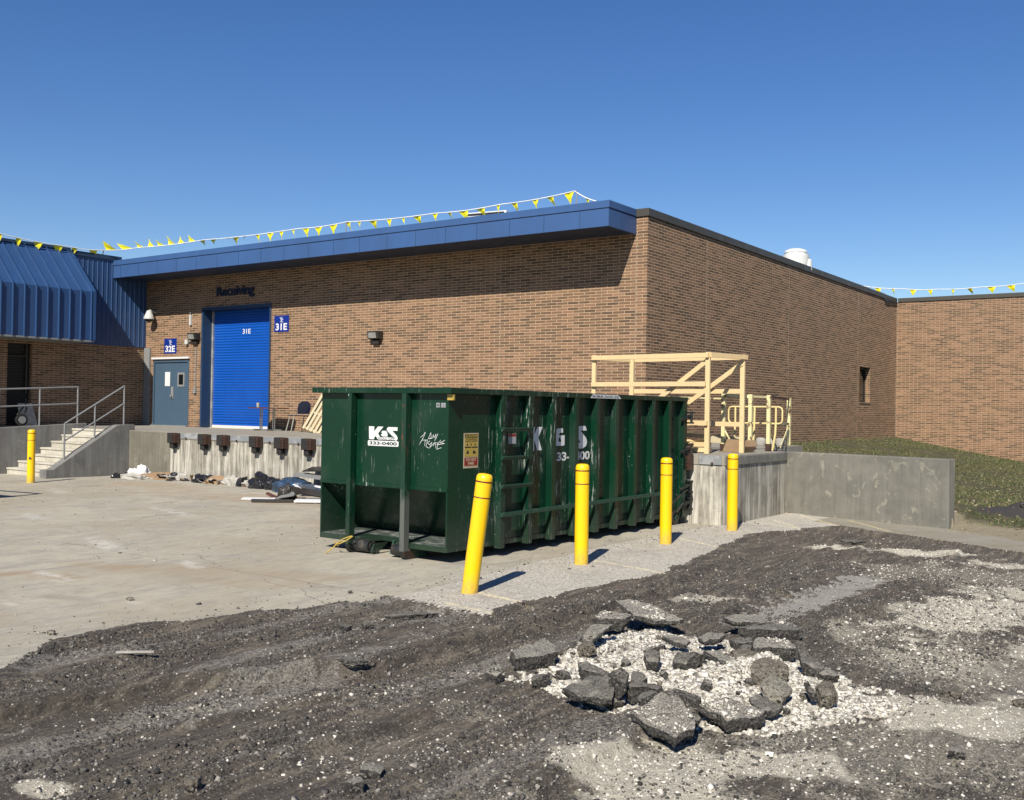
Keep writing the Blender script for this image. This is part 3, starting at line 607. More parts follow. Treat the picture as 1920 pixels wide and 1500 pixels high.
# ------------------------------------------------------------ receiving building (long wall facing the yard + side wall)
bA = thing('warehouse_building', 'long tan brick building with blue flat canopy, roll up door and brown roof coping', 'building')
RX0, RX1, RZ = -14.44, -11.58, 4.50      # roll-up opening (inside frame)
DX0, DX1, DZ = -16.75, -15.09, 3.03      # double door opening
TH = .3
m = MB()      # wall facing the yard
m.box(RX1+.05, 0, 0, TH, .6, HB); m.box(DX1+.02, RX0-.07, 0, TH, .6, HB); m.box(-L, DX0-.03, 0, TH, .6, HB)
m.box(RX0-.07, RX1+.05, 0, TH, RZ+.08, HB); m.box(DX0-.03, DX1+.02, 0, TH, DZ+.03, HB)
m.build('front_wall', 'brick', bA)
m = MB(); W0, W1, WZ0, WZ1 = 14.72, 15.91, 2.18, 3.35
m.box(-TH, 0, TH, W0, .3, HB); m.box(-TH, 0, W1, YC, .3, HB); m.box(-TH, 0, W0, W1, .3, WZ0); m.box(-TH, 0, W0, W1, WZ1, HB)
m.build('side_wall', 'brick', bA)
m = MB(); m.box(-L, -TH, TH, YC, HB-.25, HB-.05); m.build('roof', 'roof', bA)
# coping: along side wall and the little return past the canopy
m = MB(); m.box(-.32, .035, -.035, YC-1.6, HB, HB+.165); m.box(-.31, .022, YC-1.59, YC-.04, HB+.0, HB+.16); m.build('roof_coping', 'coping', bA, .006)
m = MB(); m.prism([(.012, YC-1.75, HB-.002), (.012, YC-.02, HB-.002), (.012, YC-.02, HB-.11), (.012, YC-1.45, HB-.20)], (.01, 0, 0)); m.build('loose_flashing', 'black', bA)
# canopy
CE = -.284
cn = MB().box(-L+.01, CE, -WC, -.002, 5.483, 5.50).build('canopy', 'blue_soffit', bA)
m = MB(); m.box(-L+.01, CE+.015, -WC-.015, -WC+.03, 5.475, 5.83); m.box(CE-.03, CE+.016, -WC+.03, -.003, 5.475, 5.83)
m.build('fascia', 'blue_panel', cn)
m = MB(); m.box(-L-.1, CE+.03, -WC-.03, -WC+.10, 5.845, 5.993); m.box(CE-.10, CE+.03, -WC+.10, -.001, 5.845, 5.993); m.box(-L, CE-.1, -WC+.1, .3, 5.90, 5.96)
m.build('drip_edge', 'blue_panel', cn, .004)
m = MB(); x = CE-.66
while x > -L: m.box(x-.004, x+.004, -WC-.0175, -WC-.012, 5.478, 5.83); x -= .883
m.box(CE+.012, CE+.0175, -.62, -.612, 5.478, 5.83); m.box(-L+.02, CE+.02, -WC-.02, -WC+.0, 5.832, 5.843); m.split('panel_joint', 'letter_dark', cn)
# movement joints in the brickwork
m = MB()
for x in (-3.755, -14.745, -.262): m.box(x-.009, x+.009, -.004, .01, HD, 5.47)
for y in (2.92, 8.22, 14.5): m.box(-.01, .004, y-.008, y+.008, .9, HB-.002)
m.box(-.006, .012, YC-.022, YC-.002, .6, HB); m.split('movement_joint', 'caulk', bA)
MB().box(-17.21, -16.93, -.06, -.002, HD, 3.46).build('corner_guard', 'sill', bA, .004)
# double door
fr = MB(); fr.box(DX0-.03, DX0+.02, -.02, .10, HD, DZ+.03); fr.box(DX1-.03, DX1+.02, -.02, .10, HD, DZ+.03); fr.box(DX0+.02, DX1-.03, -.02, .10, DZ-.02, DZ+.03)
df = fr.build('door_frame', 'door', bA, .003)
MB().box(DX0-.06, DX1+.06, -.075, -.0, DZ+.075, DZ+.13).build('drip_cap', 'letter_white', df, .003)
mid = -15.86
d1 = MB().box(DX0+.025, mid-.003, .015, .06, HD+.03, DZ-.025).build('door', 'door', bA, .003)
d2 = MB().box(mid+.003, DX1-.035, .015, .06, HD+.03, DZ-.025).build('door', 'door', bA, .003)
MB().box(-16.23, -15.99, .009, .014, 2.30, 2.72).build('paper_notice', 'letter_white', d1)
m = MB(); m.box(-15.62, -15.56, .0, .014, 2.28, 2.70); m.box(-15.35, -15.29, .0, .014, 2.28, 2.70); m.box(-15.56, -15.35, .0, .014, 2.64, 2.70); m.box(-15.56, -15.35, .0, .014, 2.28, 2.34)
m.build('vision_frame', 'sill', d2, .003); MB().box(-15.56, -15.35, .007, .014, 2.34, 2.64).build('vision_glass', 'glass', d2)
m = MB(); m.box(mid-.05, mid+.06, -.01, .015, 1.92, 2.28); m.tube([(mid, .01, 2.0), (mid, -.06, 2.0)], .035, 12); m.build('door_handle', 'sill', d1, .004)
MB().box(DX0-.03, DX1+.02, -.10, .02, HD, HD+.028).build('threshold', 'sill', df)
# roll-up door in its deep blue surround
m = MB(); JD = .42
m.box(RX0-.07, RX0, -.03, JD, HD, RZ+.075); m.box(RX1, RX1+.05, -.03, JD, HD, RZ+.075); m.box(RX0, RX1, -.03, JD, RZ, RZ+.075)
sf = m.build('door_surround', 'blue_frame', bA, .004)
ru = MB().box(RX0+.003, RX1-.003, JD-.08, JD-.03, HD+.04, RZ-.003).build('roll_up_door', 'rollup', bA)
MB().box(RX0+.01, RX1-.01, JD-.11, JD-.081, HD+.005, HD+.075).build('bottom_bar', 'letter_white', ru)
m = MB(); m.box(RX0+.002, RX0+.06, JD-.13, JD-.082, HD, RZ-.01); m.box(RX1-.06, RX1-.002, JD-.13, JD-.082, HD, RZ-.01); m.split('guide_rail', 'steel_plate', ru)
text('door_number', '31E', 'letter_white', ru, -13.12, 3.80, .34, .135, onA(-(JD-.0825)), .002, .015)
# side window
wf = MB(); wf.box(-.22, -.16, W0, W0+.06, WZ0, WZ1); wf.box(-.22, -.16, W1-.06, W1, WZ0, WZ1); wf.box(-.22, -.16, W0+.06, W1-.06, WZ1-.06, WZ1); wf.box(-.22, -.16, W0+.06, W1-.06, WZ0, WZ0+.06)
win = wf.build('window', 'bronze', bA); MB().box(-.20, -.19, W0+.06, W1-.06, WZ0+.06, WZ1-.06).build('window_glass', 'glass', win)
MB().box(-.26, -.25, W0+.05, W1-.05, WZ0+.3, WZ1-.05).build('blinds', 'blind', win); MB().box(-.16, .02, W0, W1, WZ0-.03, WZ0+.004).build('sill', 'caulk', win)

# rear wing
bC = thing('rear_wing_building', 'plain brick wing closing the grass corner with a thin grey coping', 'building', (0, YC, 0))
MB().box(.003, 32, 0, .3, -.3, HB+.02).build('wall', 'brick', bC); MB().box(.04, 32, -.035, .33, HB+.02, HB+.165).build('roof_coping', 'coping', bC, .006)
m = MB(); m.box(-16, 32, .3, 18, HB-.2, HB-.05); m.box(31.7, 32, .3, 18, -.3, HB-.2); m.box(-16, -15.7, .3, 18, -.3, HB-.2); m.box(-15.7, 31.7, 17.7, 18, -.3, HB-.2); m.build('roof', 'roof', bC)

# left wing with mansard
bD = thing('mansard_building', 'low brick building with blue standing seam mansard roof at the left edge', 'building', (-L, 0, 0))
m = MB(); Q0, Q1 = -4.27, -3.58; E0 = -13.0
m.box(-.3, 0, Q1, -.003, .6, 3.49); m.box(-.3, 0, E0, Q0, .6, 3.49); m.box(-.3, 0, Q0, Q1, 3.38, 3.49); m.box(-.3, 0, Q0, Q1, .6, HD); m.box(-.8, -.3, Q1, Q1+.1, HD, 3.38); m.box(-.8, -.3, Q0-.1, Q0, HD, 3.38)
m.build('wall', 'brick', bD)
dd = MB().box(-.20, -.13, Q0+.003, Q1-.003, HD, 3.38).build('louvre_door', 'louver', bD)
m = MB(); m.box(-.125, -.06, Q1-.14, Q1-.09, HD+.9, 3.37); m.box(-.125, -.09, Q0+.003, Q0+.03, HD, 3.37); m.box(-.125, -.08, Q0+.05, Q1-.1, 3.0, 3.04); m.build('door_frame', 'bronze', dd)
YM = -2.5
m = MB(); m.box(-.2, .03, YM-.02, -.003, 3.47, 6.0)
y = -.10
while y > YM: m.prism([(.03, y-.022, 3.47), (.03, y+.022, 3.47), (.042, y+.010, 3.47), (.042, y-.010, 3.47)], (0, 0, 2.53)); y -= .155
m.build('ribbed_siding', 'blue_dark', bD)
MB().box(-.25, .07, YM+.0, -.9, 6.0, 6.13).build('siding_coping', 'blue_frame', bD, .005)
PX = 1.235; ez, bz, rz_ = 4.86, 3.50, 6.13
m = MB(); m.prism([(0, E0, bz), (PX, E0, bz), (PX, E0, ez), (-.05, E0, rz_), (-.2, E0, rz_), (-.2, E0, bz)], (0, YM-E0, 0)); mans = m.build('mansard', 'blue_dark', bD)
m = MB(); y = YM-.012; sl = Vector((PX+.05, 0, ez-rz_)).normalized(); nrm = Vector((-sl.z, 0, sl.x)); 
k = 0
while y > E0:
    hw = .012 if k else .05; hh = .045 if k else .03
    p0 = Vector((-.05, y, rz_)); p1 = Vector((PX, y, ez))
    m.prism([p0+Vector((0, -hw, 0)), p0+Vector((0, hw, 0)), p0+Vector((0, hw, 0))+nrm*hh*-1 if nrm.z < 0 else p0+Vector((0, hw, 0))+nrm*hh, p0+Vector((0, -hw, 0))+(nrm*-hh if nrm.z < 0 else nrm*hh)], p1-p0)
    m.box(PX, PX+.055, y-hw*.8, y+hw*.8, bz-.0, ez+.02)
    y -= .09 if k == 0 else .318; k += 1
m.build('roof_seam', 'blue_dark', mans)
MB().box(.001, PX+.02, E0, YM+.005, bz-.05, bz-.002).build('soffit_trim', 'sill', mans)
MB().box(-.4, .02, E0, YM, rz_-.02, rz_+.06).build('ridge_cap', 'blue_frame', mans, .005)
MB().box(-14, -.25, E0, .3, 5.7, 5.85).build('roof', 'roof', bD)
m = MB(); m.box(-14, -.31, E0, E0+.3, 0, 5.69); m.box(-14, -13.7, E0+.3, .3, 0, 5.69); m.build('outer_wall', 'brick', bD)

# ------------------------------------------------------------ loading dock, stairs, ramp, wing wall
dk = thing('loading_dock', 'raised concrete loading dock with stained white streaked front wall', 'loading dock', (0, 0, 0))
SPL = -10.62
m = MB(); m.box(SPL, XD, -WD, -WD+.3, -.3, HD-.16); m.box(XD-.3, XD, -WD+.3, -1.15, -.3, HD-.16); m.build('dock_wall', 'conc_dock', dk)
MB().box(-12.265, SPL-.004, -WD+.002, -WD+.3, -.3, HD-.02).build('dock_wall_end', 'conc_olive', dk)
m = MB(); m.box(SPL, 3.0, -WD-.012, .0-.004, HD-.155, HD); m.box(-12.265, SPL-.003, -WD+.0, -.004, HD-.02+.002, HD); m.box(-17.2, -12.268, -WD, -.004, HD-.15, HD-.0); m.box(3.003, XD+.01, -WD-.008, -1.14, HD-.155, HD-.003); m.box(.004, 2.45, 0, 2.5, HD-.155, HD-.004); m.box(2.453, 2.997, .0, .003, HD-.155, HD-.004)
m.build('dock_slab', 'conc_top', dk, .008)
MB().box(XD-.006, XD+.024, -WD-.016, -1.15, HD-.16, HD-.02).build('cast_edge', 'conc_wing', dk, .006)
ed = MB(); 
BX_ = [-10.37, -9.24, -8.57, -7.47, -6.66, -5.82]
prev = BX_[0]+.16
for b in BX_[1:]+[-4.7, -1.2, .4, 2.6]:
    if b > 2: ed.box(3.02, 3.40, -WD-.022, -WD-.013, HD-.150, HD-.008)
    else: ed.box(prev, b-.16, -WD-.022, -WD-.013, HD-.135, HD-.012)
    prev = b+.16
ep = ed.split('edge_plate', 'steel_plate', dk)[0]
m = MB()
for x in (-10.0, -8.85, -8.2, -7.1, -6.95, -6.2, 3.24): m.tube([(x, -WD-.04, HD-.13), (x, -WD-.02, HD-.13)], .022, 8)
m.split('anchor_bolt', 'rust', dk)
# bumpers
def bumper(x, label):
    t = thing('dock_bumper', label, 'dock bumper', (x, -WD-.013, HD-.01), 0, 'rubber dock bumpers along the dock edge')
    MB().box(-.15, .05, -.16, -.011, -.24, 0).build('rubber_block', 'rubber', t, .008); MB().box(-.10, .04, -.13, -.012, -.36, -.241).build('lower_block', 'rubber', t, .01)
    p = MB().box(.051, .145, -.165, -.011, -.235, -.005).build('side_plate', 'rust', t, .004)
    m = MB()
    for z in (-.06, -.12, -.18): m.tube([(.09, -.18, z), (.09, -.164, z)], .016, 8)
    m.split('bolt', 'steel_dark', p); return t
BL = ['dock bumper nearest the stairs where the white stained wall begins', 'second dock bumper from the stairs', 'third dock bumper from the stairs, beneath the roll up door', 'fourth dock bumper from the stairs, just right of the roll up door',
      'fifth dock bumper from the stairs, below the small table', 'sixth dock bumper from the stairs, closest to the green dumpster on its left']
for x, l_ in zip(BX_, BL): bumper(x, l_)
bumper(2.78, 'rusty dock bumper at the right end of the dock behind the dumpster')

st = thing('dock_stairs', 'seven pale concrete steps rising to the loading dock beside a sloped cheek wall', 'stairs', (-13.5, -5.7, 0))
def ly(v): return v+5.7
for i in range(7):
    y0 = -5.70+.282*i
    MB().box(-.955, .945, ly(y0), ly(y0)+.30 if i < 6 else ly(-WD-.01), -.1 if i == 0 else HD/7*i-.02, HD/7*(i+1)-(0 if i < 6 else .002)).build('step', 'conc_step', st, .012)
    MB().box(-.95, .94, ly(y0)-.022, ly(y0)-.0005, HD/7*(i+1)-.045, HD/7*(i+1)-.001).build('nosing', 'conc_step', st, .006)
m = MB(); m.prism([(.95, ly(-5.95), -.2), (.95, ly(-5.95), .20), (.95, ly(-5.78), .205), (.95, ly(-4.16), 1.22), (.95, ly(-4.05), 1.24), (.95, ly(-3.66), 1.24), (.95, ly(-3.66), -.2)], (.28, 0, 0))
m.build('cheek_wall', 'conc_grey', st, .012)
rr = thing('stair_railing', 'galvanised pipe handrail sloping up on the stair cheek wall', 'railing', (-12.4, -5.45, .4))
PB = [(-5.44, .38, 1.27), (-4.67, .85, 1.72), (-3.89, 1.22, 2.19)]
for y, z0, z1 in PB: MB().tube([(0, y+5.45, z0-.4), (0, y+5.45, z1-.4)], .021).build('post', 'galv', rr, 0, True)
MB().tube([(0, .01, .87-.005), (0, 1.56, 1.79)], .021).build('top_rail', 'galv', rr, 0, True)
MB().tube([(0, .01, .46), (0, 1.56, 1.36)], .019).build('mid_rail', 'galv', rr, 0, True)

rw = thing('ramp_wall', 'grey concrete retaining wall of the ramp left of the stairs', 'wall', (-14.46, -3.6, 0))
MB().prism([(0, 0, -.2), (0, 0, 1.23), (0, -2.3, 1.125), (0, -7, .95), (0, -7, -.2)], (-.2, 0, 0)).build('retaining_wall', 'conc_grey', rw, .012)
MB().prism([(-.205, 0, -.2), (-.205, 0, 1.08), (-.205, -2.3, .98), (-.205, -7, .8), (-.205, -7, -.2)], (-2.56, 0, 0)).build('ramp_slab', 'conc_top', rw)
rl_ = thing('ramp_railing', 'horizontal galvanised pipe railing on top of the ramp wall', 'railing', (-14.56, -3.81, 1.2))
RP = [(-3.81, 1.22, 2.17), (-4.84, 1.17, 2.105), (-5.87, 1.12, 2.055), (-6.9, 1.07, 2.0), (-7.93, 1.02, 1.95)]
for y, z0, z1 in RP: MB().tube([(0, y+3.81, z0-1.21), (0, y+3.81, z1-1.2)], .021).build('post', 'galv', rl_, 0, True)
MB().tube([(0, .01, .97), (0, -4.13, .75)], .021).build('top_rail', 'galv', rl_, 0, True); MB().tube([(0, 0, .54), (0, -4.12, .33)], .019).build('mid_rail', 'galv', rl_, 0, True)

wg = thing('wing_wall', 'freestanding grey concrete wing wall with flaking patches holding back the grass', 'wall', (XD, -1.143, 0), math.atan2(-.625, 2.858))
MB().box(-.02, 2.925, 0, .22, -.3, HD+.0).build('concrete_wall', 'conc_wing', wg, .015)

# ------------------------------------------------------------ signs, lamps and fittings on the front wall
def office_sign(x0, x1, z0, z1, num, label):
    t = thing('door_sign', label, 'sign', ((x0+x1)/2, -.002, (z0+z1)/2)); w2, h2 = (x1-x0)/2, (z1-z0)/2
    MB().box(-w2, w2, -.012, 0, -h2, h2).build('sign_panel', 'signblue', t, .002)
    text('sign_number', num, 'letter_white', t, -w2*.78, -h2*.80, w2*1.56, h2*.86, onA(.0125), .001, .03)
    text('sign_mark', 'V', 'letter_white', t, -w2*.22, h2*.48, w2*.30, h2*.34, onA(.0125), .001, .02); text('sign_mark', 'C', 'letter_white', t, -w2*.02, h2*.16, w2*.26, h2*.36, onA(.0125), .001, .02)
    MB().beam((w2*.22, -.0135, h2*.74), (-w2*.16, -.0135, h2*.20), .012, .001, (0, 1, 0)).build('sign_slash', 'letter_white', t)
office_sign(-16.27, -15.68, 3.27, 3.72, '32E', 'small blue sign reading 32E above the double door')
office_sign(-11.40, -10.82, 3.77, 4.21, '31E', 'small blue sign reading 31E right of the roll up door')
t = thing('receiving_lettering', 'raised dark blue letters reading Receiving above the roll up door', 'sign', (-13.03, 0, 4.97))
text('letters', 'Receiving', 'letter_dark', t, -.80, -.19, 1.60, .36, onA(.01), .04, .012)
def wall_pack(x, z, label):
    t = thing('wall_lamp', label, 'lamp', (x, -.003, z), 0, 'wall lamps on the front wall')
    MB().prism([(-.19, 0, .14), (-.19, -.20, .14), (-.19, -.16, -.05), (-.19, 0, -.08)], (.38, 0, 0)).build('housing', 'bronze', t, .01)
    MB().prism([(-.15, -.197, .10), (-.15, -.205, .10), (-.15, -.172, -.035), (-.15, -.162, -.035)], (.26, 0, 0)).build('lens', 'lampglass', t)
    MB().box(-.11, .11, -.09, 0, -.18, -.081).build('base', 'bronze', t, .01); return t
wall_pack(-7.57, 3.53, 'bronze wall lamp alone on the brick right of the roll up door'); wall_pack(-14.76, 3.70, 'bronze wall lamp between the double door and the roll up door')
t = thing('security_camera', 'white bell shaped security camera near the inner corner', 'camera', (-16.72, 0, 4.42))
MB().tube([(0, 0, .10), (0, -.22, .16), (0, -.24, .10)], .025).build('arm', 'white', t, 0, True)
MB().lathe([(.03, .16), (.07, .14), (.12, .02), (.155, -.06), (.155, -.11)], 20, (0, -.24, 0)).build('hood', 'white', t, 0, True)
MB().lathe([(.12, -.112), (.11, -.15), (.06, -.19), (.01, -.20)], 18, (0, -.24, 0)).build('dome', 'glass', t, 0, True)
t = thing('wall_sensor', 'slim white sensor fixed to the brick above the wall lamp', 'sensor', (-15.0, 0, 4.25)); MB().box(-.035, .035, -.07, 0, -.17, .13).build('sensor_body', 'white', t, .01); MB().tube([(0, -.05, .13), (0, -.05, .22)], .014).build('aerial', 'sill', t)
t = thing('conduit_run', 'thin conduit with white beacon and small switch box beside the door frame', 'conduit', (-14.75, 0, 3.5))
m = MB(); m.tube([(0, -.02, -.10), (0, -.02, -1.25)], .014); m.tube([(-.45, -.03, .07), (-.1, -.03, .12)], .016); m.split('pipe', 'sill', t, 0, True)
MB().box(-.05, .05, -.06, 0, -1.42, -1.25).build('switch_box', 'sill', t, .005); MB().tube([(-.40, -.05, .03), (-.40, -.05, .16)], .06, 14).build('beacon', 'white', t, 0, True)

# ------------------------------------------------------------ roof equipment
t = thing('roof_louvre_vent', 'pale metal louvred box vent on the flat roof above the canopy', 'vent', (-6.15, 2.5, 5.8), R(10))
MB().box(-.62, .62, 0, .8, 0, 1.16).build('casing', 'galvwhite', t, .01); m = MB()
for z in (.70, .80, .90, 1.0, 1.08): m.box(-.56, -.01, -.012, -.002, z, z+.05); m.box(.01, .56, -.012, -.002, z, z+.05)
m.split('louvre', 'black', t)
t = thing('roof_exhaust_fan', 'round pale metal exhaust fan dome on the roof edge', 'vent', (-.40, 9.8, 5.75))
MB().lathe([(.34, 0), (.36, .30), (.38, .55), (.38, .60), (.31, .61), (.31, .66), (.33, .67), (.30, .73), (.18, .78), (.02, .79)], 36).build('fan_hood', 'galvwhite', t, 0, True)
MB().lathe([(.16, .15), (.16, .44), (.13, .47)], 20, (.28, .10, 0)).build('motor_cover', 'galvwhite', t, 0, True)

# ------------------------------------------------------------ pennant strings
def pennants(pts, label, n_, lean, poles=()):
    o0 = Vector(pts[0]); t = thing('pennant_string', label, 'bunting', o0); P = [Vector(p)-o0 for p in pts]
    seg = []
    for a, b in zip(P[:-1], P[1:]):
        for k in range(8):
            f = k/8; seg.append(a.lerp(b, f)-Vector((0, 0, .03*math.sin(math.pi*f))))
    seg.append(P[-1]); MB().tube(seg, .013, 6).build('string', 'string', t)
    ln = [0]
    for a, b in zip(seg[:-1], seg[1:]): ln.append(ln[-1]+(b-a).length)
    for k in range(n_):
        s = ln[-1]*(k+.5+random.uniform(-.12, .12))/n_; i = max(j for j in range(len(ln)) if ln[j] <= s); i = min(i, len(seg)-2)
        p = seg[i].lerp(seg[i+1], (s-ln[i])/(ln[i+1]-ln[i])); d = (seg[i+1]-seg[i]).normalized(); l_ = lean(k/n_)+random.uniform(-.35, .35)
        fold = random.choice([.35, .6, .9, 1]); wd = .145*fold; hgt = .29*random.uniform(.75, 1)
        n = Vector((-d.y, d.x, 0)).normalized(); dn = Vector((0, 0, -1))*math.cos(l_)+(d*random.uniform(-.4, 1)*.8+n*random.uniform(.2, .7))*math.sin(l_)
        if lean(k/n_) > 1.5: dn = -d*random.uniform(.5, .9)+Vector((0, 0, random.uniform(.35, .75)))+n*random.uniform(-.1, .4); wd = .15; hgt = .36
        elif lean(k/n_) > 1: dn = d*random.uniform(-.6, .8)+Vector((0, 0, random.uniform(-.35, .1)))+n*.3
        dn.normalize(); tip = p+dn*hgt; q = [p-d*wd, p+d*wd]; md = p+dn*hgt*.5
        vs = [q[0], p+n*.02, q[1], md-d*wd*.55+n*.03, md+d*wd*.5-n*.03, tip]
        m = MB().add(vs, [(0, 1, 3), (1, 4, 3), (1, 2, 4), (3, 4, 5)]); ob = m.build('pennant', 'pennant', t)
        sd_ = ob.modifiers.new('thickness', 'SOLIDIFY'); sd_.thickness = .004
    for p, q in poles: MB().tube([Vector(p)-o0, Vector(q)-o0], .014, 8).build('support_pole', 'sill', t)
pennants([(-17.13, -1.52, 6.25), (-16.81, -.6, 6.43), (-13.77, -.6, 6.40), (-9.86, -.6, 6.37), (-8.14, -.6, 6.38), (-5.27, -.6, 6.31), (-3.36, -.6, 6.32), (-1.43, -.6, 6.40), (-.90, -.6, 6.13)],
    'long yellow pennant string above the blue canopy', 36, lambda f: 1.75 if f < .22 else (1.2 if f < .35 else .45), [((-8.14, -.6, 5.95), (-8.14, -.6, 6.38)), ((-1.38, -.6, 5.95), (-1.38, -.6, 6.40))])
pennants([(-17.13, -10, 6.72), (-17.13, -7, 6.42), (-17.13, -4.56, 6.27), (-17.13, -2.59, 6.20), (-17.13, -1.52, 6.25)], 'yellow pennant string along the ridge of the mansard roof', 15, lambda f: .5, [((-17.2, -1.52, 6.10), (-17.13, -1.52, 6.27))])
pennants([(-9, 19.4, 7.2), (-4, 19.4, 6.75), (-1.27, 19.4, 6.55), (.06, 19.4, 6.38), (1.35, 19.4, 6.29), (2.75, 19.4, 6.29), (4.1, 19.4, 6.34), (8, 19.4, 6.6)], 'yellow pennant string over the rear wing roof at the right', 26, lambda f: .45)

# ------------------------------------------------------------ bollards
def make_bollard(loc, label, h=1.161, r=.08):
    t = thing('bollard', label, 'bollard', loc, 0, 'yellow bollards with dark red bands')
    MB().lathe([(r, -.05), (r, h-.088), (r-.004, h-.086), (r-.004, h-.074), (r, h-.072), (r, h-.045), (r*.93, h-.022), (r*.75, h-.006), (r*.35, h), (.002, h+.001)], 40).build('sleeve', 'yellow', t, 0, True)
    for z in (h-.080, h-.232): MB().lathe([(r+.0005, z-.006), (r+.0012, z-.005), (r+.0012, z+.005), (r+.0005, z+.006)], 40).build('band', 'redband', t, 0, True)
    return t
b1 = make_bollard((3.955, -10.958, 0), 'leaning yellow bollard, nearest to the camera, in front of the dumpster corner')
ax = Vector((-.58, .814, 0)); b1.rotation_mode = 'QUATERNION'
from mathutils import Quaternion
b1.rotation_quaternion = Quaternion(Vector((-.58, .814, 0)), R(6.6))
def copy_tree(o, parent=None):
    c = o.copy(); C.objects.link(c); c.parent = parent
    for ch in list(o.children): copy_tree(ch, c)
    return c
for loc, lab in [((3.82, -8.688, 0), 'upright yellow bollard in front of the middle of the dumpster side'), ((3.732, -6.384, 0), 'upright yellow bollard near the rear doors of the dumpster'),
                 ((3.793, -4.311, 0), 'yellow bollard in front of the dock end wall, beyond the dumpster'), ((-11.411, -6.788, 0), 'chipped yellow bollard standing before the concrete steps')]:
    c = copy_tree(b1); c.rotation_mode = 'XYZ'; c.rotation_euler = (0, 0, 0); c.location = loc; c['label'] = lab; last = c
MB().lathe([(.0815, .50), (.083, .505), (.083, .535), (.0815, .54)], 6).build('rust_chip', 'rust', last) if False else None
m = MB(); m.prism([(.04, -.0815, .52), (.075, -.052, .52), (.078, -.045, .56), (.05, -.075, .57)], (.004, -.004, 0)); m.build('rust_chip', 'rust', last)
# ------------------------------------------------------------ roll-off dumpster. local x = across (0 is the camera side), y = along, z up
dp = thing('roll_off_dumpster', 'large dark green roll off dumpster with white K&S lettering', 'dumpster', (2.671, -9.737, 0), -.017)
DW, DLn, O = 2.08, 5.79, .096
side_out = MB()
bd = MB()
bd.box(-.02, 0, 0, DLn-.05, .194, 1.943); bd.box(-DW, -DW+.02, 0, DLn-.05, .194, 1.943)                       # long sides
bd.box(-DW+.02, -.02, 0, .02, .865, 1.943)                                                                     # upper front sheet
bd.prism([(-DW+.02, .0, .865), (-DW+.02, .022, .875), (-DW+.02, .78, .215), (-DW+.02, .76, .195)], (DW-.04, 0, 0))   # sloping lower front
bd.box(-DW+.02, -.02, .76, DLn-.05, .194, .214)                                                                # floor
body = bd.build('body', 'green', dp)
MB().box(-DW+.001, -.001, -.012, 0, .82, .865).build('front_lip', 'green', body, .003)
m = MB(); m.box(-.02, O, -.083, DLn, 1.943, 2.009); m.box(-DW-O, -DW+.02, -.083, DLn, 1.943, 2.009); m.box(-DW+.02, -.02, -.083, .03, 1.943, 2.009); m.box(-DW+.02, -.02, DLn-.08, DLn, 1.943, 2.009)
rim = m.build('top_rim', 'green', dp, .004)
# base frame with front plate
m = MB(); m.box(-.55, .0, 0, .78, .13, .194); m.box(-DW, -1.53, 0, .78, .13, .194); m.box(-1.53, -.55, .30, .78, .13, .194)
m.prism([(-1.44, .0, .13), (-1.28, .30, .13), (-1.53, .30, .13), (-1.53, 0, .13)], (0, 0, .064)); m.prism([(-.78, .0, .13), (-.55, 0, .13), (-.55, .30, .13), (-.92, .30, .13)], (0, 0, .064))
m.build('front_plate', 'green', dp, .003)
m = MB(); m.box(-.54, -.005, .01, .75, .194, .197); m.box(-DW+.005, -1.54, .01, .75, .194, .197); m.box(-1.53, -.55, .31, .75, .194, .197); m.build('plate_tread', 'plate_top', dp)
m = MB(); m.box(-.06, .012, .78, DLn, .13, .193); m.box(-DW-.012, -DW+.06, .78, DLn, .13, .193); m.box(.0, .012, 0, .78, .135, .19)
for y in np.arange(1.1, 5.6, .55): m.box(-DW+.06, -.06, y-.03, y+.03, .12, .19)
m.build('base_frame', 'green', dp)
m = MB(); m.box(-.62, -.50, .3, 5.6, .03, .13); m.box(-1.58, -1.46, .3, 5.6, .03, .13); m.split('long_skid', 'steel_dark', dp)
# ribs
for k, y in enumerate([.88, 1.45, 1.965, 2.50, 3.04, 3.555, 4.09, 4.625, 5.145]):
    m = MB(); z0 = .105 if k else .10
    m.box(.0, O, y, y+.092, z0, 1.942); m.build('side_rib', 'green', dp, .004)
    m = MB(); m.box(-DW-O, -DW, y, y+.092, z0, 1.942); m.build('side_rib', 'green', dp, .004)
for sx in (0, 1):
    a0, a1 = ((-.05, O-.01) if sx == 0 else (-DW-O+.01, -DW+.05)); MB().box(a0, a1, DLn-.13, DLn, .12, 1.942).build('rear_post', 'green', dp, .004)
# front posts with nose skids
for a0, a1, mt in ((-1.52, -1.455, 'green'), (-.63, -.562, 'post_worn')):
    po = MB().box(a0, a1, -.105, -.0125 if False else -.013, .10, 1.942).build('front_post', mt, dp, .004)
    m = MB(); m.prism([(a0, -.105, .099), (a0, -.085, .03), (a0, -.04, .004), (a0, .30, .004), (a0, .30, .128), (a0, -.0, .128), (a0, -.013, .099)], (a1-a0, 0, 0)); m.build('nose_skid', 'steel_dark', po, .004)
    m = MB(); m.prism([(a1+.0, .0, .129), (a1, .30, .129), (a1, .30, .01), (a1, .14, .005)], (.012, 0, 0)); m.build('gusset', 'scuff', po)
m = MB(); m.tube([(-1.45, .02, .095), (-1.20, .02, .095)], .075, 18); m.tube([(-1.195, .02, .095), (-1.17, .02, .095)], .05, 14); m.build('front_roller', 'steel_dark', dp, 0, True)
MB().prism([(-1.165, -.04, .03), (-1.165, .08, .02), (-1.165, .25, .129), (-1.165, .02, .129)], (.025, 0, 0)).build('roller_bracket', 'green', dp)
m = MB(); m.tube([(-.64, .02, .095), (-.82, .02, .095)], .07, 18); m.build('front_roller', 'steel_dark', dp, 0, True)
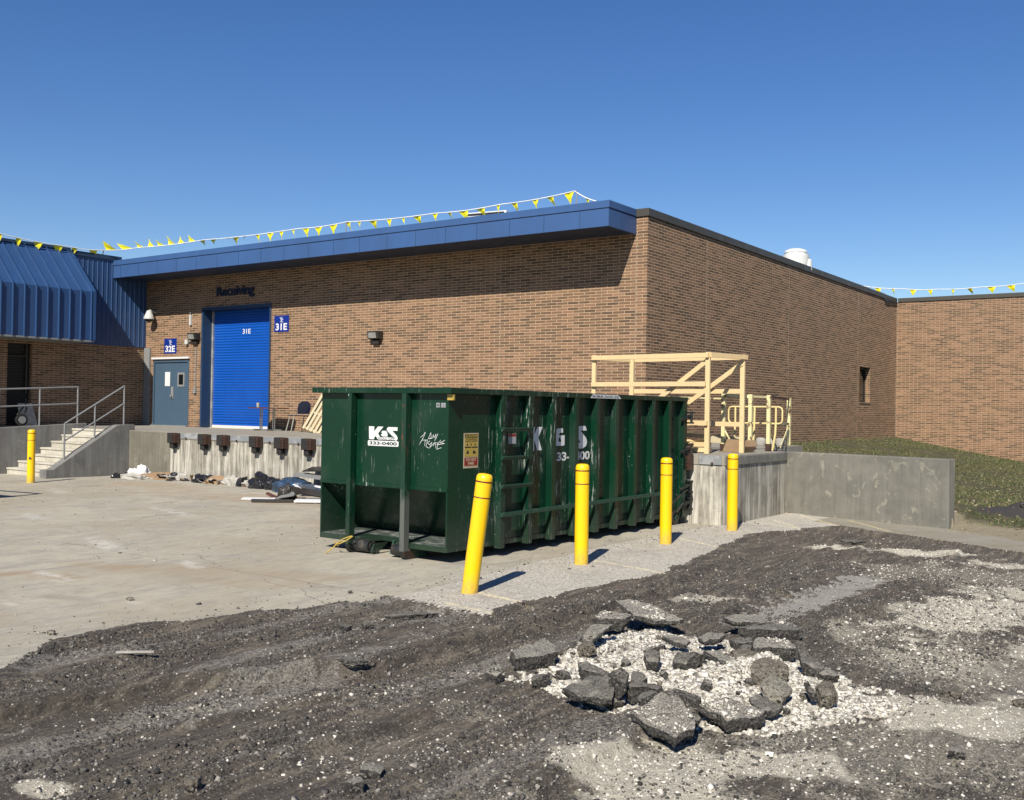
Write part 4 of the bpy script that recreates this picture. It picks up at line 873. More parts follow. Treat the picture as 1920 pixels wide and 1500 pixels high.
MB().prism([(-.86, -.02, .04), (-.86, .1, .03), (-.86, .28, .129), (-.86, .03, .20)], (.03, 0, 0)).build('roller_bracket', 'scuff', dp)
MB().box(-.74, -.645, .0, .05, .235, .36).build('hook_lug', 'scuff', dp, .01)
# rungs and low bar
for z in (1.555, 1.21, .865): 
    m = MB(); m.prism([(O, .87, z), (O+.05, .87, z), (O+.05, .87, z-.012), (O+.012, .87, z-.05), (O, .87, z-.05)], (0, .61, 0)); m.build('ladder_rung', 'scuff', dp)
MB().beam((O+.02, .87, .505), (O+.02, 5.15, .535), .038, .05).build('tarp_bar', 'scuff', dp, .004)
# rear door with hinges and wheels
MB().box(-DW, -.0, DLn, DLn+.07, .13, 1.94).build('rear_door', 'green', dp, .004)
for z in (1.70, 1.19, .60, .33):
    m = MB(); m.box(-.02, .11, DLn-.04, DLn+.10, z-.03, z+.03); m.tube([(.13, DLn+.06, z-.11), (.13, DLn+.06, z+.09)], .022, 10); m.box(.05, .14, DLn+.03, DLn+.14, z+.06, z+.085); m.box(.05, .14, DLn+.03, DLn+.14, z-.11, z-.085)
    m.beam((.09, DLn-.22, z-.05), (.12, DLn+.04, z+.02), .035, .035); m.build('door_hinge', 'steel_dark', dp, .003)
m = MB(); m.tube([(.12, DLn-.55, .36), (.13, DLn-.2, .50), (.12, DLn-.02, .54)], .014, 8); m.tube([(.12, DLn+.05, .62), (.14, DLn+.09, .42), (.10, DLn+.06, .22)], .02, 8); m.tube([(.10, DLn-.35, .20), (.13, DLn-.2, .34), (.12, DLn-.08, .22)], .02, 8)
m.split('door_latch', 'steel_dark', dp)
for a in (-.10, -DW+.02):
    wt = MB().tube([(a, DLn-.24, .115), (a+.13, DLn-.24, .115)], .115, 22).build('wheel', 'steel_dark', dp, 0, True)
    MB().tube([(a+.131, DLn-.24, .115), (a+.15, DLn-.24, .115)], .05, 14).build('hub', 'scuff', wt)
# lettering on the long side
fs = onX(.0015)
def polyX(name, pts, parent, mat='letter_white', d=.0015):
    return MB().prism([(d, u, v) for u, v in pts], (.001, 0, 0)).build(name, mat, parent)
def px(x, y): return (1.60+(x-625)/(825-625)*.275+0, 1.56-(y-495)/(875-495)*.31)
polyX('letter_k', [px(*p) for p in [(632,500),(700,500),(695,620),(742,500),(825,500),(757,668),(818,865),(745,868),(692,700),(690,875),(625,878)]], dp)
def qx(x, y): return (2.665+(x-1350)/(1505-1350)*.28, 1.565-(y-480)/(835-480)*.31)
polyX('letter_s', [qx(*p) for p in [(1360,495),(1378,482),(1482,482),(1500,553),(1412,553),(1494,670),(1506,715),(1506,752),(1490,800),(1440,832),(1350,832),(1350,740),(1418,740),(1358,632)]], dp)
def ex(x, y): return (2.165+(x-1018)/(1138-1018)*.225, 1.535-(y-528)/(782-528)*.23)
polyX('ampersand', [ex(*p) for p in [(1050,528),(1115,528),(1117,592),(1078,592),(1064,622),(1090,650),(1062,668),(1058,712),(1074,728),(1096,722),(1096,690),(1082,688),(1082,630),(1138,630),(1138,775),(1112,782),(1040,782),(1018,752),(1018,690),(1030,655),(1022,630),(1025,560)]], dp)
text('phone_number', '333-0400', 'letter_white', dp, 2.09, 1.105, .93, .115, fs, .001, .03)
# front logo
ff = onA(.0015)
lg = MB(); Z0 = 1.40
def K(x, y): return (-1.255+(x-250)/(665-250)*.475, -.0015, 1.545-(y-160)/(355-160)*.16)
for poly in ([(252,162),(330,162),(330,235),(385,162),(462,162),(388,262),(430,352),(386,352),(352,300),(330,330),(330,352),(258,352)],
             [(530,165),(662,165),(662,215),(588,218),(655,290),(668,330),(650,360),(632,360),(632,320),(580,285),(512,215),(512,190)],
             [(450,222),(500,222),(522,250),(500,262),(525,262),(522,305),(455,305),(430,290),(430,275),(450,262),(432,245)]):
    lg.prism([K(*p) for p in poly], (0, -.001, 0))
lg.build('company_logo', 'letter_white', dp)
MB().prism([K(388,315),K(634,315),K(634,352),K(388,352)], (0, -.0006, 0)).build('logo_strip', 'letter_white', dp)
text('logo_caption', 'ROLL OFF', 'letter_green', dp, K(392,0)[0], K(0,347)[2], K(630,0)[0]-K(392,0)[0], .022, onA(.0022), .0006, .012)
a = K(240,368); b = K(680,446); MB().prism([(a[0]+.01, -.0015, a[2]), (b[0]-.01, -.0015, a[2]), (b[0], -.0015, a[2]-.01), (b[0], -.0015, b[2]+.01), (b[0]-.01, -.0015, b[2]), (a[0]+.01, -.0015, b[2]), (a[0], -.0015, b[2]+.01), (a[0], -.0015, a[2]-.01)], (0, -.001, 0)).build('phone_panel', 'letter_white', dp)
text('phone_number', '333-0400', 'letter_green', dp, a[0]+.028, b[2]+.013, b[0]-a[0]-.056, .040, onA(.0026), .0006, .03)
# graffiti tag drawn as brush strokes
def T(x, y): return Vector((-.44+(x-1015)/(1395-1015)*.40, -.003, 1.50-(y-235)/(510-235)*.20))
g = MB()
for st_ in ([(1035,330),(1075,290),(1108,238),(1085,310),(1018,450)], [(1018,450),(1060,370),(1130,365),(1105,380),(1100,460)], [(1110,378),(1140,360),(1118,470),(1160,492)], [(1150,345),(1185,245),(1192,330),(1150,345),(1205,335)],
            [(1205,335),(1225,275),(1232,330),(1262,262),(1255,335)], [(1290,258),(1262,330),(1240,375)], [(1352,262),(1350,268)], [(1175,375),(1140,410),(1170,440),(1205,395),(1175,480),(1165,495),(1240,400)],
            [(1220,455),(1255,395),(1262,490)], [(1270,395),(1298,420),(1275,430)], [(1330,355),(1290,420),(1275,505),(1340,475)], [(1390,355),(1320,400),(1385,408),(1290,432)]):
    for p, q in zip(st_[:-1], st_[1:]): g.beam(T(*p), T(*q), .0048, .001, (0, 1, 0)) if (T(*p)-T(*q)).length > .001 else None
g.build('graffiti_tag', 'letter_white', dp)
for x0, x1, s in ((-.185, -.135, '40'), (-.115, -.045, '121')):
    sg = MB().box(x0, x1, -.003, -.0005, 1.785, 1.835).build('number_sticker', 'sticker', dp); text('number', s, 'ink', dp, x0+.006, 1.793, x1-x0-.012, .034, onA(.0032), .0005, .02)
MB().box(.0008, .09, -.03, -.002, 1.868, 1.935).build('yellow_sticker', 'sign_yellow', dp)
# caution placard
cs = MB().box(.001, .005, .275, .548, 1.08, 1.49).build('caution_placard', 'sign_cream', dp, .0015)
MB().box(.0052, .0062, .29, .533, 1.215, 1.478).build('caution_field', 'sign_yellow', cs); MB().box(.0064, .0072, .292, .531, 1.435, 1.475).build('caution_header', 'ink', cs)
text('caution_word', 'CAUTION', 'sign_yellow', cs, .335, 1.441, .19, .028, onX(.0074), .0006, .03)
MB().prism([(.0074, .300, 1.441), (.0074, .33, 1.441), (.0074, .315, 1.47)], (.0006, 0, 0)).build('warning_triangle', 'sign_yellow', cs)
text('caution_text', 'NO HAZARDOUS\nWASTE ACCEPTED', 'ink', cs, .30, 1.385, .223, .042, onX(.0064), .0005, .01)
m = MB(); m.box(.0064, .0072, .292, .405, 1.318, 1.332); m.box(.0064, .0072, .42, .531, 1.318, 1.332)
for y in (.33, .40, .47): m.prism([(.0064, y, 1.345), (.0064, y+.022, 1.345), (.0064, y+.018, 1.366), (.0064, y+.006, 1.372)], (.0005, 0, 0))
m.prism([(.0064, .32, 1.25), (.0064, .37, 1.25), (.0064, .36, 1.29), (.0064, .335, 1.28)], (.0005, 0, 0)); m.prism([(.0064, .44, 1.25), (.0064, .50, 1.25), (.0064, .49, 1.275), (.0064, .45, 1.29)], (.0005, 0, 0)); m.build('caution_symbols', 'ink', cs)
MB().box(.0052, .0064, .29, .533, 1.11, 1.205).build('red_field', 'sign_red', cs); text('caution_words', 'DO NOT\nPARK', 'sign_cream', cs, .318, 1.12, .19, .078, onX(.0066), .0006, .03)
wsn = MB().box(.001, .004, 1.14, 1.30, 1.35, 1.475).build('warning_label', 'sticker', dp); MB().box(.0042, .0048, 1.145, 1.295, 1.44, 1.47).build('label_header', 'sign_red', wsn)
MB().box(.001, .004, 5.27, 5.36, .42, .60).build('rear_label', 'sticker', dp)
ml = MB().prism([(O+.001, 2.87, 1.947), (O+.001, 2.93, 1.998), (O+.001, 3.61, 1.998), (O+.001, 3.69, 1.947)], (.0012, 0, 0)).build('loading_level_decal', 'letter_white', dp)
text('decal_words', 'MAXIMUM LOADING LEVEL', 'letter_green', ml, 2.92, 1.954, .71, .034, onX(O+.0026), .0006, .015)
# yellow rope tied round the left post
rp = thing('rope', 'yellow knotted rope tied round the foot of the left dumpster post', 'rope', (1.15, -9.86, 0))
m = MB(); m.tube([(.17, .0, .22), (.10, -.05, .16), (.02, -.08, .12), (-.06, -.06, .13), (-.12, -.02, .14)], .008, 6); m.tube([(-.01, -.08, .13), (-.04, -.12, .07), (-.09, -.17, .02), (-.10, -.18, .008)], .008, 6); m.tube([(.15, .0, .22), (.06, -.06, .18), (-.02, -.09, .11), (.02, -.09, .10)], .007, 6)
m.split('rope_strand', 'sign_yellow', rp, 0, True)

# ------------------------------------------------------------ lumber guard frame on the dock
fr_ = thing('lumber_guard_frame', 'tall open box frame of new pine boards with diagonal braces on the dock', 'timber frame', (2.93, -3.36, HD))
A_ = Vector((0, 0, 0)); B_ = Vector((.25, .84, 0)); C_ = Vector((-2.28, .20, 0)); D_ = Vector((-2.0, 1.08, 0)); H_ = 1.66
def bm_(p, q, a=.038, b=.078, nm='board', mt='pine'): MB().beam(p, q, a, b).build(nm, mt, fr_, .002)
up_ = Vector((0, 0, 1))
for p in (A_, B_, C_, D_): MB().beam(p, p+up_*H_, .078, .045, (0, 1, 0)).build('post', 'pine', fr_, .002)
off = Vector((-.02, -.05, 0))
bm_(A_+off+up_*(H_-.05)+Vector((.05, 0, 0)), C_+off+up_*(H_-.05)); bm_(A_+off+up_*1.14, C_+off+up_*1.14); bm_(A_-off+up_*.50+Vector((0, -.1, 0)), C_+off+up_*.50)
o2 = Vector((.0, .045, 0)); bm_(B_+o2+up_*(H_-.045), D_+o2+up_*(H_-.045)); bm_(B_+o2+up_*1.04, D_+o2+up_*1.04); bm_(B_+o2+up_*.48, D_+o2+up_*.48)
bm_(A_+Vector((.055, -.03, H_-.045)), B_+Vector((.055, .05, H_-.045))); bm_(C_+Vector((-.03, 0, H_-.045)), D_+Vector((-.03, 0, H_-.045)))
bm_(A_+Vector((.0, .025, H_-.12)), A_+(C_-A_)*.72+Vector((0, .045, .42)), nm='brace'); bm_(B_+Vector((0, -.02, H_-.15)), B_+(D_-B_)*.66+Vector((0, -.01, .55)), nm='brace')
t = thing('lumber_stack', 'short pine offcuts stacked beside the timber frame foot', 'lumber', (2.45, -3.15, HD))
for k, (x, y, z, l_, a) in enumerate([(0, 0, .05, .8, .1), (.05, .1, .14, .7, -.05), (-.1, .02, .20, .75, .15), (.1, .05, .29, .6, 0), (-.05, .2, .05, .8, .0)]):
    MB().beam((x-l_/2, y-a, z), (x+l_/2, y+a, z), .14, .075 if k != 2 else .035).build('offcut', 'pine', t, .002)
t = thing('cardboard_roll', 'tan rolled board lying on the dock between timber frame and yellow rail', 'debris', (2.95, -2.2, HD))
m = MB(); m.prism([(-.22, -.1, 0), (.16, -.25, 0), (.22, -.22, .10), (.18, -.18, .20), (-.16, -.05, .22)], (.08, .4, 0)); m.build('folded_board', 'card', t, .01)
t = thing('scrap_plank', 'pale plank end leaning on the lumber behind the frame post', 'lumber', (2.45, -1.6, HD)); MB().beam((-.25, .0, .20), (.45, .2, .16), .05, .14).build('plank', 'pine_pale', t, .002)

# yellow painted guard rails
def post(t, x, y, h, r=.032, base=True):
    MB().box(x-r, x+r, y-r, y+r, 0, h).build('post', 'pale_yellow', t, .006)
    if base: MB().box(x-r-.012, x+r+.012, y-r-.012, y+r+.012, 0, .13).build('rusty_foot', 'rust', t, .004)
g1 = thing('yellow_guard_rail', 'pale yellow steel guard rail with flat bars, nearest the timber frame', 'railing', (2.66, -2.10, HD))
post(g1, 0, 0, 1.03); post(g1, .43, .16, 1.0); post(g1, -.50, 1.15, .95, .03, False)
MB().beam((.02, -.02, .985), (.42, .15, .96), .03, .055).build('top_bar', 'pale_yellow', g1); MB().beam((.02, -.02, .46), (.42, .15, .46), .03, .05).build('mid_bar', 'pale_yellow', g1)
MB().beam((0, 0, .92), (-1.3, .55, .95), .03, .03).build('back_bar', 'pale_yellow', g1); m = MB(); m.beam((.03, .0, .36), (.18, .1, .02), .02, .03); m.beam((.36, .15, .42), (.2, .1, .02), .02, .04); m.split('brace', 'pale_yellow', g1)
g2 = thing('yellow_guard_rail', 'pale yellow steel guard rail with rusty top bar at the dock corner', 'railing', (3.16, -1.27, HD))
post(g2, 0, 0, 1.0); post(g2, -.86, 3.35, 1.0, .038, False)
MB().beam((0, 0, .975), (-.86, 3.35, .98), .03, .045).build('top_bar', 'rust', g2); MB().beam((0, 0, .50), (-.86, 3.35, .46), .03, .05).build('mid_bar', 'pale_yellow', g2)
MB().beam((-.04, -.02, .965), (-.17, -.67, .97), .03, .03).build('link_bar', 'pale_yellow', g2)
m = MB(); m.beam((.0, .05, .34), (-.18, .9, .02), .02, .03); m.beam((-.8, 3.2, .42), (-.3, 1.4, .03), .02, .04); m.split('brace', 'pale_yellow', g2)
g3 = thing('bent_tube_gate', 'dull yellow bent tube barrier standing behind the guard rails', 'railing', (2.28, -1.0, HD))
def rr_(a0, a1, z0, z1, d, c=.08): 
    P = lambda s, z: (s*d[0], s*d[1], z)
    return [P(a0, z0+c), P(a0, z1-c), P(a0+c*.3, z1-c*.3), P(a0+c, z1), P(a1-c, z1), P(a1-c*.3, z1-c*.3), P(a1, z1-c), P(a1, z0+c), P(a1-c*.3, z0+c*.3), P(a1-c, z0), P(a0+c, z0), P(a0+c*.3, z0+c*.3), P(a0, z0+c)]
dd_ = Vector((1, .03, 0)).normalized()
MB().tube(rr_(0, 1.02, .49, .79, dd_, .06), .016, 8).build('tube_loop', 'tube_yellow', g3, 0, True)
m = MB()
for s in (.13, .90): m.tube([(s*dd_.x, s*dd_.y, .49), (s*dd_.x, s*dd_.y, .78)], .018, 8)
for s, lean in ((.13, .0), (.50, -.03), (.90, -.05)): m.tube([(s*dd_.x, s*dd_.y, .78 if s == .50 else .49), (s*dd_.x, s*dd_.y-.02, .3), ((s+lean)*dd_.x, (s+lean)*dd_.y-.02, 0)], .02, 8)
m.split('upright', 'tube_yellow', g3, 0, True)
t = thing('concrete_footings', 'row of three whitish lumps at the foot of the corner guard rail', 'footing', (1.78, 1.85, HD))
for k in range(3): MB().lathe([(.095, 0), (.11, .05), (.105, .13), (.06, .155), (.01, .16)], 14, (.19*k, .06*k, 0)).build('footing', 'offwhite', t, 0, True)
def rock_bm(w_, d_, h_, seed, npts=8, amp=.10, cut=5, sharp=True):
    rs = random.Random(seed); bm = bmesh.new(); n = npts
    n = rs.choice([4, 5, 5, 6]); ph = [(k+rs.uniform(-.32, .32))*2*math.pi/n for k in range(n)]; rad = [rs.uniform(.75, 1.22) for _ in range(n)]
    for lv, sc in ((-.5, rs.uniform(.8, .95)), (.5, rs.uniform(.9, 1.0))):
        for a, r in zip(ph, rad):
            bm.verts.new((math.cos(a)*r*w_/2*sc*rs.uniform(.94, 1.06), math.sin(a)*r*d_/2*sc*rs.uniform(.94, 1.06), lv*h_*rs.uniform(.86, 1.1)))
    bmesh.ops.convex_hull(bm, input=bm.verts[:]); bmesh.ops.triangulate(bm, faces=bm.faces[:])
    bmesh.ops.subdivide_edges(bm, edges=bm.edges[:], cuts=cut, use_grid_fill=True)
    s = max(w_, d_); sd3 = Vector((seed*3.1, seed*1.7, seed*.9))
    for v in bm.verts:
        p = v.co*(1/max(s, .05)); side = 1-min(1, abs(v.co.z)/(h_*.42)) if h_ else 0
        q = p*4+sd3; rad_ = min(1, (v.co.xy.length/(s*.42))**3)
        v.co += v.co.normalized()*mnoise.noise(q)*s*amp*(.35+side) + Vector((mnoise.noise(q*2.6), mnoise.noise(q*2.6+Vector((9, 9, 9))), mnoise.noise(q*2.7)*.5))*s*amp*.55*(.3+side) + Vector((mnoise.noise(q*6), mnoise.noise(q*6+Vector((5, 1, 7))), mnoise.noise(q*6.5)))*s*.028*(.35+side)
        v.co.z -= rad_*h_*.18*(v.co.z > 0)
    return bm
def slab_mat(name, top, side, top_speck):
    m = MT(name); tc = m.n('ShaderNodeNewGeometry'); vt = m.n('ShaderNodeVectorTransform', vector_type='NORMAL', convert_from='WORLD', convert_to='OBJECT'); m.l(tc.outputs['True Normal'], vt.inputs[0])
    s = m.n('ShaderNodeSeparateXYZ'); m.l(vt.outputs[0], s.inputs[0]); v = m.coord('obj'); f = m.noise(v, 38, 5, .75); f2 = m.noise(v, 9, 5, .7)
    ct = m.mix(m.ramp(f, .35, .65), top, tuple(x*.6 for x in top)); ct = m.mix(m.ramp(m.noise(v, 95, 3, .7), .55, .60), ct, top_speck); ct = m.mix(m.ramp(m.noise(v, 70, 3, .7), .44, .39), ct, (.05, .046, .04))
    du_ = m.noise(v, 6, 5, .7, .6); ct = m.mix(m.ramp(du_, .5, .66, 0, .65), ct, (.62, .58, .48))
    cs_ = m.mix(m.ramp(f, .38, .66), side, tuple(x*3.2 for x in side)); cs_ = m.mix(m.ramp(m.noise(v, 80, 3, .7), .60, .64), cs_, (.46, .44, .39)); cs_ = m.mix(m.ramp(m.noise(v, 50, 4, .7), .5, .4), cs_, (.012, .011, .010))
    c = m.mix(m.ramp(m.math('ADD', s.outputs[2], m.math('MULTIPLY', m.math('SUBTRACT', f2, .5), .5)), .62, .8), cs_, ct); m.col(c); m.rough(.92)
    f9 = m.noise(v, 85, 4, .75); m.bump(m.math('ADD', m.math('ADD', f, m.math('MULTIPLY', f2, .8)), m.math('MULTIPLY', f9, .7)), 1.0, .02); return m.m
MAT['slab_grey'] = slab_mat('worn_grey_asphalt', (.44, .41, .34), (.05, .046, .04), (.55, .52, .46))
MAT['slab_dark'] = slab_mat('dark_asphalt_chunk', (.26, .24, .20), (.045, .041, .036), (.36, .34, .31))
MAT['slab_speck'] = slab_mat('gravelly_asphalt', (.42, .385, .32), (.05, .046, .04), (.85, .80, .70))
MAT['stone_tan'] = slab_mat('tan_stone', (.25, .215, .165), (.15, .13, .10), (.38, .34, .28))
MAT['stone_pale'] = slab_mat('pale_stone', (.40, .37, .29), (.22, .20, .16), (.52, .49, .42))
def chunk(x, y, w_, d_, h_, rz, tx, ty, mat, label, name='asphalt_chunk', cat='rubble', group='broken pieces on the rubble pile', lift=.5, amp=.09, npts=8, dz=0, seed=None):
    global SEED; SEED = (SEED+1)
    me = bpy.data.meshes.new(name); b = rock_bm(w_, d_, h_, seed or SEED, npts, amp); b.to_mesh(me); b.free(); me.materials.append(MAT[mat])
    o = bpy.data.objects.new(name, me); C.objects.link(o)
    z = zat(x, y); o.location = (x, y, z+h_*lift+dz+abs(math.sin(R(tx)))*d_*.30+abs(math.sin(R(ty)))*w_*.30); o.rotation_euler = (R(tx), R(ty), R(rz)); o.rotation_mode = 'XYZ'
    return tag(o, label, cat, group)
SEED = 20
OUT=[
 ('slab_speck','largest tilted slab at the very front of the pile',0.06,[(7.164,-13.590,0.063),(7.238,-13.351,0.153),(7.368,-13.417,0.153),(7.520,-13.497,0.090),(7.562,-13.597,0.063),(7.527,-13.762,0.045)]),
 ('slab_speck','broad slab dusted with white gravel at the pile front',0.07,[(7.414,-13.226,0.081),(7.492,-13.034,0.090),(7.735,-13.004,0.045),(7.732,-13.127,0.036),(7.601,-13.283,0.036)]),
 ('slab_dark','smooth dark slab at the front right of the pile',0.04,[(7.566,-12.853,0.063),(7.593,-12.783,0.072),(7.775,-12.835,0.045),(7.765,-12.876,0.027),(7.722,-12.937,0.027),(7.624,-12.928,0.045)]),
 ('slab_grey','thick grey topped asphalt block lying apart at the left of the rubble pile',0.1,[(5.871,-12.970,0.108),(5.891,-12.569,0.126),(6.069,-12.684,0.108),(6.105,-12.738,0.090),(5.993,-13.064,0.081)]),
 ('slab_grey','smooth light grey triangular slab tilted up on the upper left of the pile',0.035,[(6.045,-12.311,0.108),(5.961,-12.050,0.144),(6.114,-11.972,0.162),(6.144,-12.275,0.108),(6.089,-12.290,0.063)]),
 ('slab_speck',"gravel topped block behind the light grey slab at the pile's left rear",0.09,[(5.740,-11.615,0.126),(5.725,-11.435,0.135),(5.964,-11.428,0.135),(5.969,-11.562,0.108),(5.794,-11.620,0.099)]),
 ('slab_speck','long gravel covered slab tilted down to the right at the back of the pile',0.05,[(5.702,-11.198,0.180),(5.774,-11.086,0.180),(6.022,-11.089,0.153),(6.297,-11.143,0.099),(6.281,-11.208,0.081),(6.153,-11.339,0.090),(5.999,-11.420,0.126)]),
 ('slab_dark','long black edged slab lying across the right rear of the pile',0.1,[(6.790,-11.181,0.108),(6.989,-10.967,0.117),(7.178,-10.837,0.108),(7.207,-10.942,0.099),(6.909,-11.210,0.099)]),
 ('slab_grey','flat cracked grey slab below the dark shard at the back',0.04,[(6.534,-10.888,0.090),(6.564,-10.692,0.099),(6.716,-10.599,0.099),(6.887,-10.701,0.072),(6.693,-10.863,0.072)]),
 ('slab_dark','dark shard sticking up at the far back of the pile',0.02,[(6.345,-10.502,0.054),(6.464,-10.434,0.126),(6.554,-10.521,0.117),(6.455,-10.458,0.054)]),
 ('slab_speck','block with a straight pale edge at the right of the pile',0.09,[(7.160,-11.787,0.108),(7.113,-11.589,0.144),(7.299,-11.475,0.135),(7.411,-11.606,0.108)]),
 ('stone_tan','biggest tan rock on the right side of the pile',0.1,[(7.406,-12.429,0.108),(7.391,-12.321,0.162),(7.480,-12.244,0.171),(7.586,-12.252,0.144),(7.592,-12.307,0.072),(7.464,-12.425,0.072)]),
 ('stone_pale','flat pale stone in front of the biggest tan rock',0.05,[(7.545,-12.628,0.090),(7.582,-12.544,0.126),(7.653,-12.509,0.117),(7.729,-12.563,0.081),(7.702,-12.674,0.054),(7.611,-12.687,0.054)]),
 ('slab_dark','dark slab leaning at the right end of the pile',0.08,[(7.502,-11.817,0.135),(7.546,-11.790,0.144),(7.707,-11.888,0.063),(7.669,-11.947,0.054),(7.557,-11.926,0.090)]),
 ('stone_tan','rounded grey brown stone at the right end of the pile',0.08,[(7.840,-12.432,0.072),(7.852,-12.389,0.108),(7.923,-12.376,0.108),(7.962,-12.415,0.063),(7.933,-12.489,0.045),(7.888,-12.514,0.045)]),
 ('stone_tan','tan rock at the back centre right of the pile',0.08,[(7.074,-12.024,0.108),(7.116,-11.914,0.117),(7.235,-11.932,0.108),(7.229,-12.032,0.081),(7.158,-12.089,0.081)]),
 ('slab_grey','narrow grey slab right of the black lumps',0.04,[(6.923,-12.106,0.108),(6.987,-12.103,0.117),(7.206,-12.127,0.081),(7.227,-12.214,0.072),(7.080,-12.201,0.090)]),
 ('slab_grey','thin curved slab behind the gravel near the pile centre',0.04,[(6.668,-11.647,0.090),(6.703,-11.551,0.108),(6.815,-11.487,0.108),(6.819,-11.614,0.090),(6.761,-11.753,0.090)]),
 ('slab_dark','dark block half under the long dark slab',0.06,[(6.915,-11.638,0.108),(7.021,-11.486,0.108),(7.070,-11.543,0.090),(6.983,-11.677,0.090)]),
 ('slab_dark','black edged piece at the front left under the gravel',0.1,[(6.907,-13.207,0.117),(6.983,-13.139,0.126),(7.116,-13.109,0.108),(7.117,-13.170,0.099),(6.961,-13.235,0.099)]),
 ('slab_dark','black ridge piece at the front centre under the gravel',0.09,[(7.157,-13.191,0.117),(7.243,-13.163,0.126),(7.379,-13.137,0.099),(7.369,-13.161,0.081),(7.222,-13.205,0.099)]),
 ('slab_dark','upright dark shard at the left front of the pile',0.07,[(6.836,-13.270,0.171),(6.889,-13.217,0.198),(6.946,-13.225,0.180),(6.953,-13.276,0.126),(6.920,-13.295,0.072),(6.836,-13.241,0.072)]),
 ('slab_dark','wide dull dark slab on the left front of the pile',0.05,[(6.589,-13.398,0.063),(6.650,-13.178,0.108),(6.740,-13.116,0.117),(6.879,-13.290,0.090),(6.917,-13.381,0.045),(6.744,-13.432,0.045)]),
 ('slab_dark','narrow black shard standing behind the largest front slab',0.05,[(7.304,-13.343,0.144),(7.373,-13.357,0.153),(7.501,-13.398,0.063),(7.495,-13.442,0.054),(7.367,-13.412,0.090)]),
 ('slab_dark','dark oblong piece on the left side of the gravel',0.08,[(6.432,-12.982,0.117),(6.475,-12.942,0.126),(6.689,-13.001,0.099),(6.649,-13.013,0.081),(6.487,-13.016,0.090)]),
 ('slab_dark','small black lump left of centre on the white gravel',0.07,[(6.666,-12.504,0.135),(6.683,-12.426,0.153),(6.767,-12.460,0.135),(6.799,-12.552,0.099),(6.714,-12.546,0.099)]),
 ('slab_dark','larger black lump in the centre of the white gravel',0.07,[(6.866,-12.478,0.117),(6.868,-12.402,0.144),(6.977,-12.360,0.144),(7.005,-12.385,0.099),(6.965,-12.468,0.090),(6.898,-12.509,0.099)]),
 ('slab_grey','small flat slab in the upper middle of the white gravel',0.035,[(6.478,-11.861,0.108),(6.524,-11.810,0.117),(6.703,-11.852,0.099),(6.716,-11.950,0.090),(6.591,-11.944,0.099)]),
 ('slab_dark','thin black shard upright beside the rounded stone',0.04,[(7.781,-12.489,0.117),(7.799,-12.474,0.117),(7.867,-12.511,0.054),(7.848,-12.534,0.045)]),
 ('slab_speck','small white dusted lump in front of the thick grey topped block',0.07,[(5.944,-13.338,0.045),(5.940,-13.286,0.081),(5.976,-13.227,0.081),(6.031,-13.277,0.054),(6.028,-13.344,0.036)]),
]

def chunk_poly(mat, label, h, pts):
    """slab whose top outline was measured; broken edges and uneven faces from noise"""
    global SEED; SEED += 1; rs = random.Random(SEED); name = 'stone' if 'stone' in mat else 'asphalt_chunk'
    c = sum((Vector(p) for p in pts), Vector())/len(pts); n = len(pts); loop = []
    for i in range(n):                                    # ragged rim: extra corners on each edge
        a = Vector(pts[i]); b = Vector(pts[(i+1) % n]); k = max(1, int((b-a).length/.06))
        for q in range(k):
            p = a.lerp(b, q/k); 
            if q: p += (c-p).normalized()*rs.uniform(-.012, .014)
            loop.append(p-c)
    bm = bmesh.new(); zl = min(v.z for v in loop)
    T0 = [bm.verts.new(v) for v in loop]; mid = [bm.verts.new(v*rs.uniform(1.0, 1.06)-Vector((0, 0, h*.5))) for v in loop]; B0 = [bm.verts.new(v*rs.uniform(.82, .95)-Vector((0, 0, h))) for v in loop]
    n = len(loop); bm.faces.new(T0); bm.faces.new(B0[::-1])
    for A_, B_ in ((T0, mid), (mid, B0)):
        for i in range(n): bm.faces.new((A_[(i+1) % n], A_[i], B_[i], B_[(i+1) % n]))
    bmesh.ops.recalc_face_normals(bm, faces=bm.faces[:]); bmesh.ops.triangulate(bm, faces=bm.faces[:]); s = max((v.xy.length for v in loop))
    for _ in range(3):
        es = [e for e in bm.edges if e.calc_length() > .022]
        if es: bmesh.ops.subdivide_edges(bm, edges=es, cuts=1, use_grid_fill=True); bmesh.ops.triangulate(bm, faces=bm.faces[:])
    sd3 = Vector((SEED*3.1, SEED*1.7, SEED*.9)); rock = 1.8 if 'stone' in mat else 1
    for v in bm.verts:
        q = v.co*9+sd3; v.co += Vector((mnoise.noise(q), mnoise.noise(q+Vector((9, 9, 9))), mnoise.noise(q+Vector((3, 7, 1)))))*.012*rock + Vector((mnoise.noise(q*3), mnoise.noise(q*3+Vector((9, 9, 9))), mnoise.noise(q*3.3)))*.008 + Vector((mnoise.noise(q*7), mnoise.noise(q*7+Vector((2, 9, 9))), mnoise.noise(q*7.3)))*.004
        if rock > 1 and v.co.z > zl-h*.4: v.co.z += .03*(1-min(1, v.co.xy.length/s))
    me = bpy.data.meshes.new(name); bm.to_mesh(me); bm.free(); me.materials.append(MAT[mat]); o = bpy.data.objects.new(name, me); C.objects.link(o); o.location = c
    tag(o, label, 'rubble', 'broken pieces on the rubble pile')
for a in OUT: chunk_poly(*a)
gx, gy, gz = [], [], []
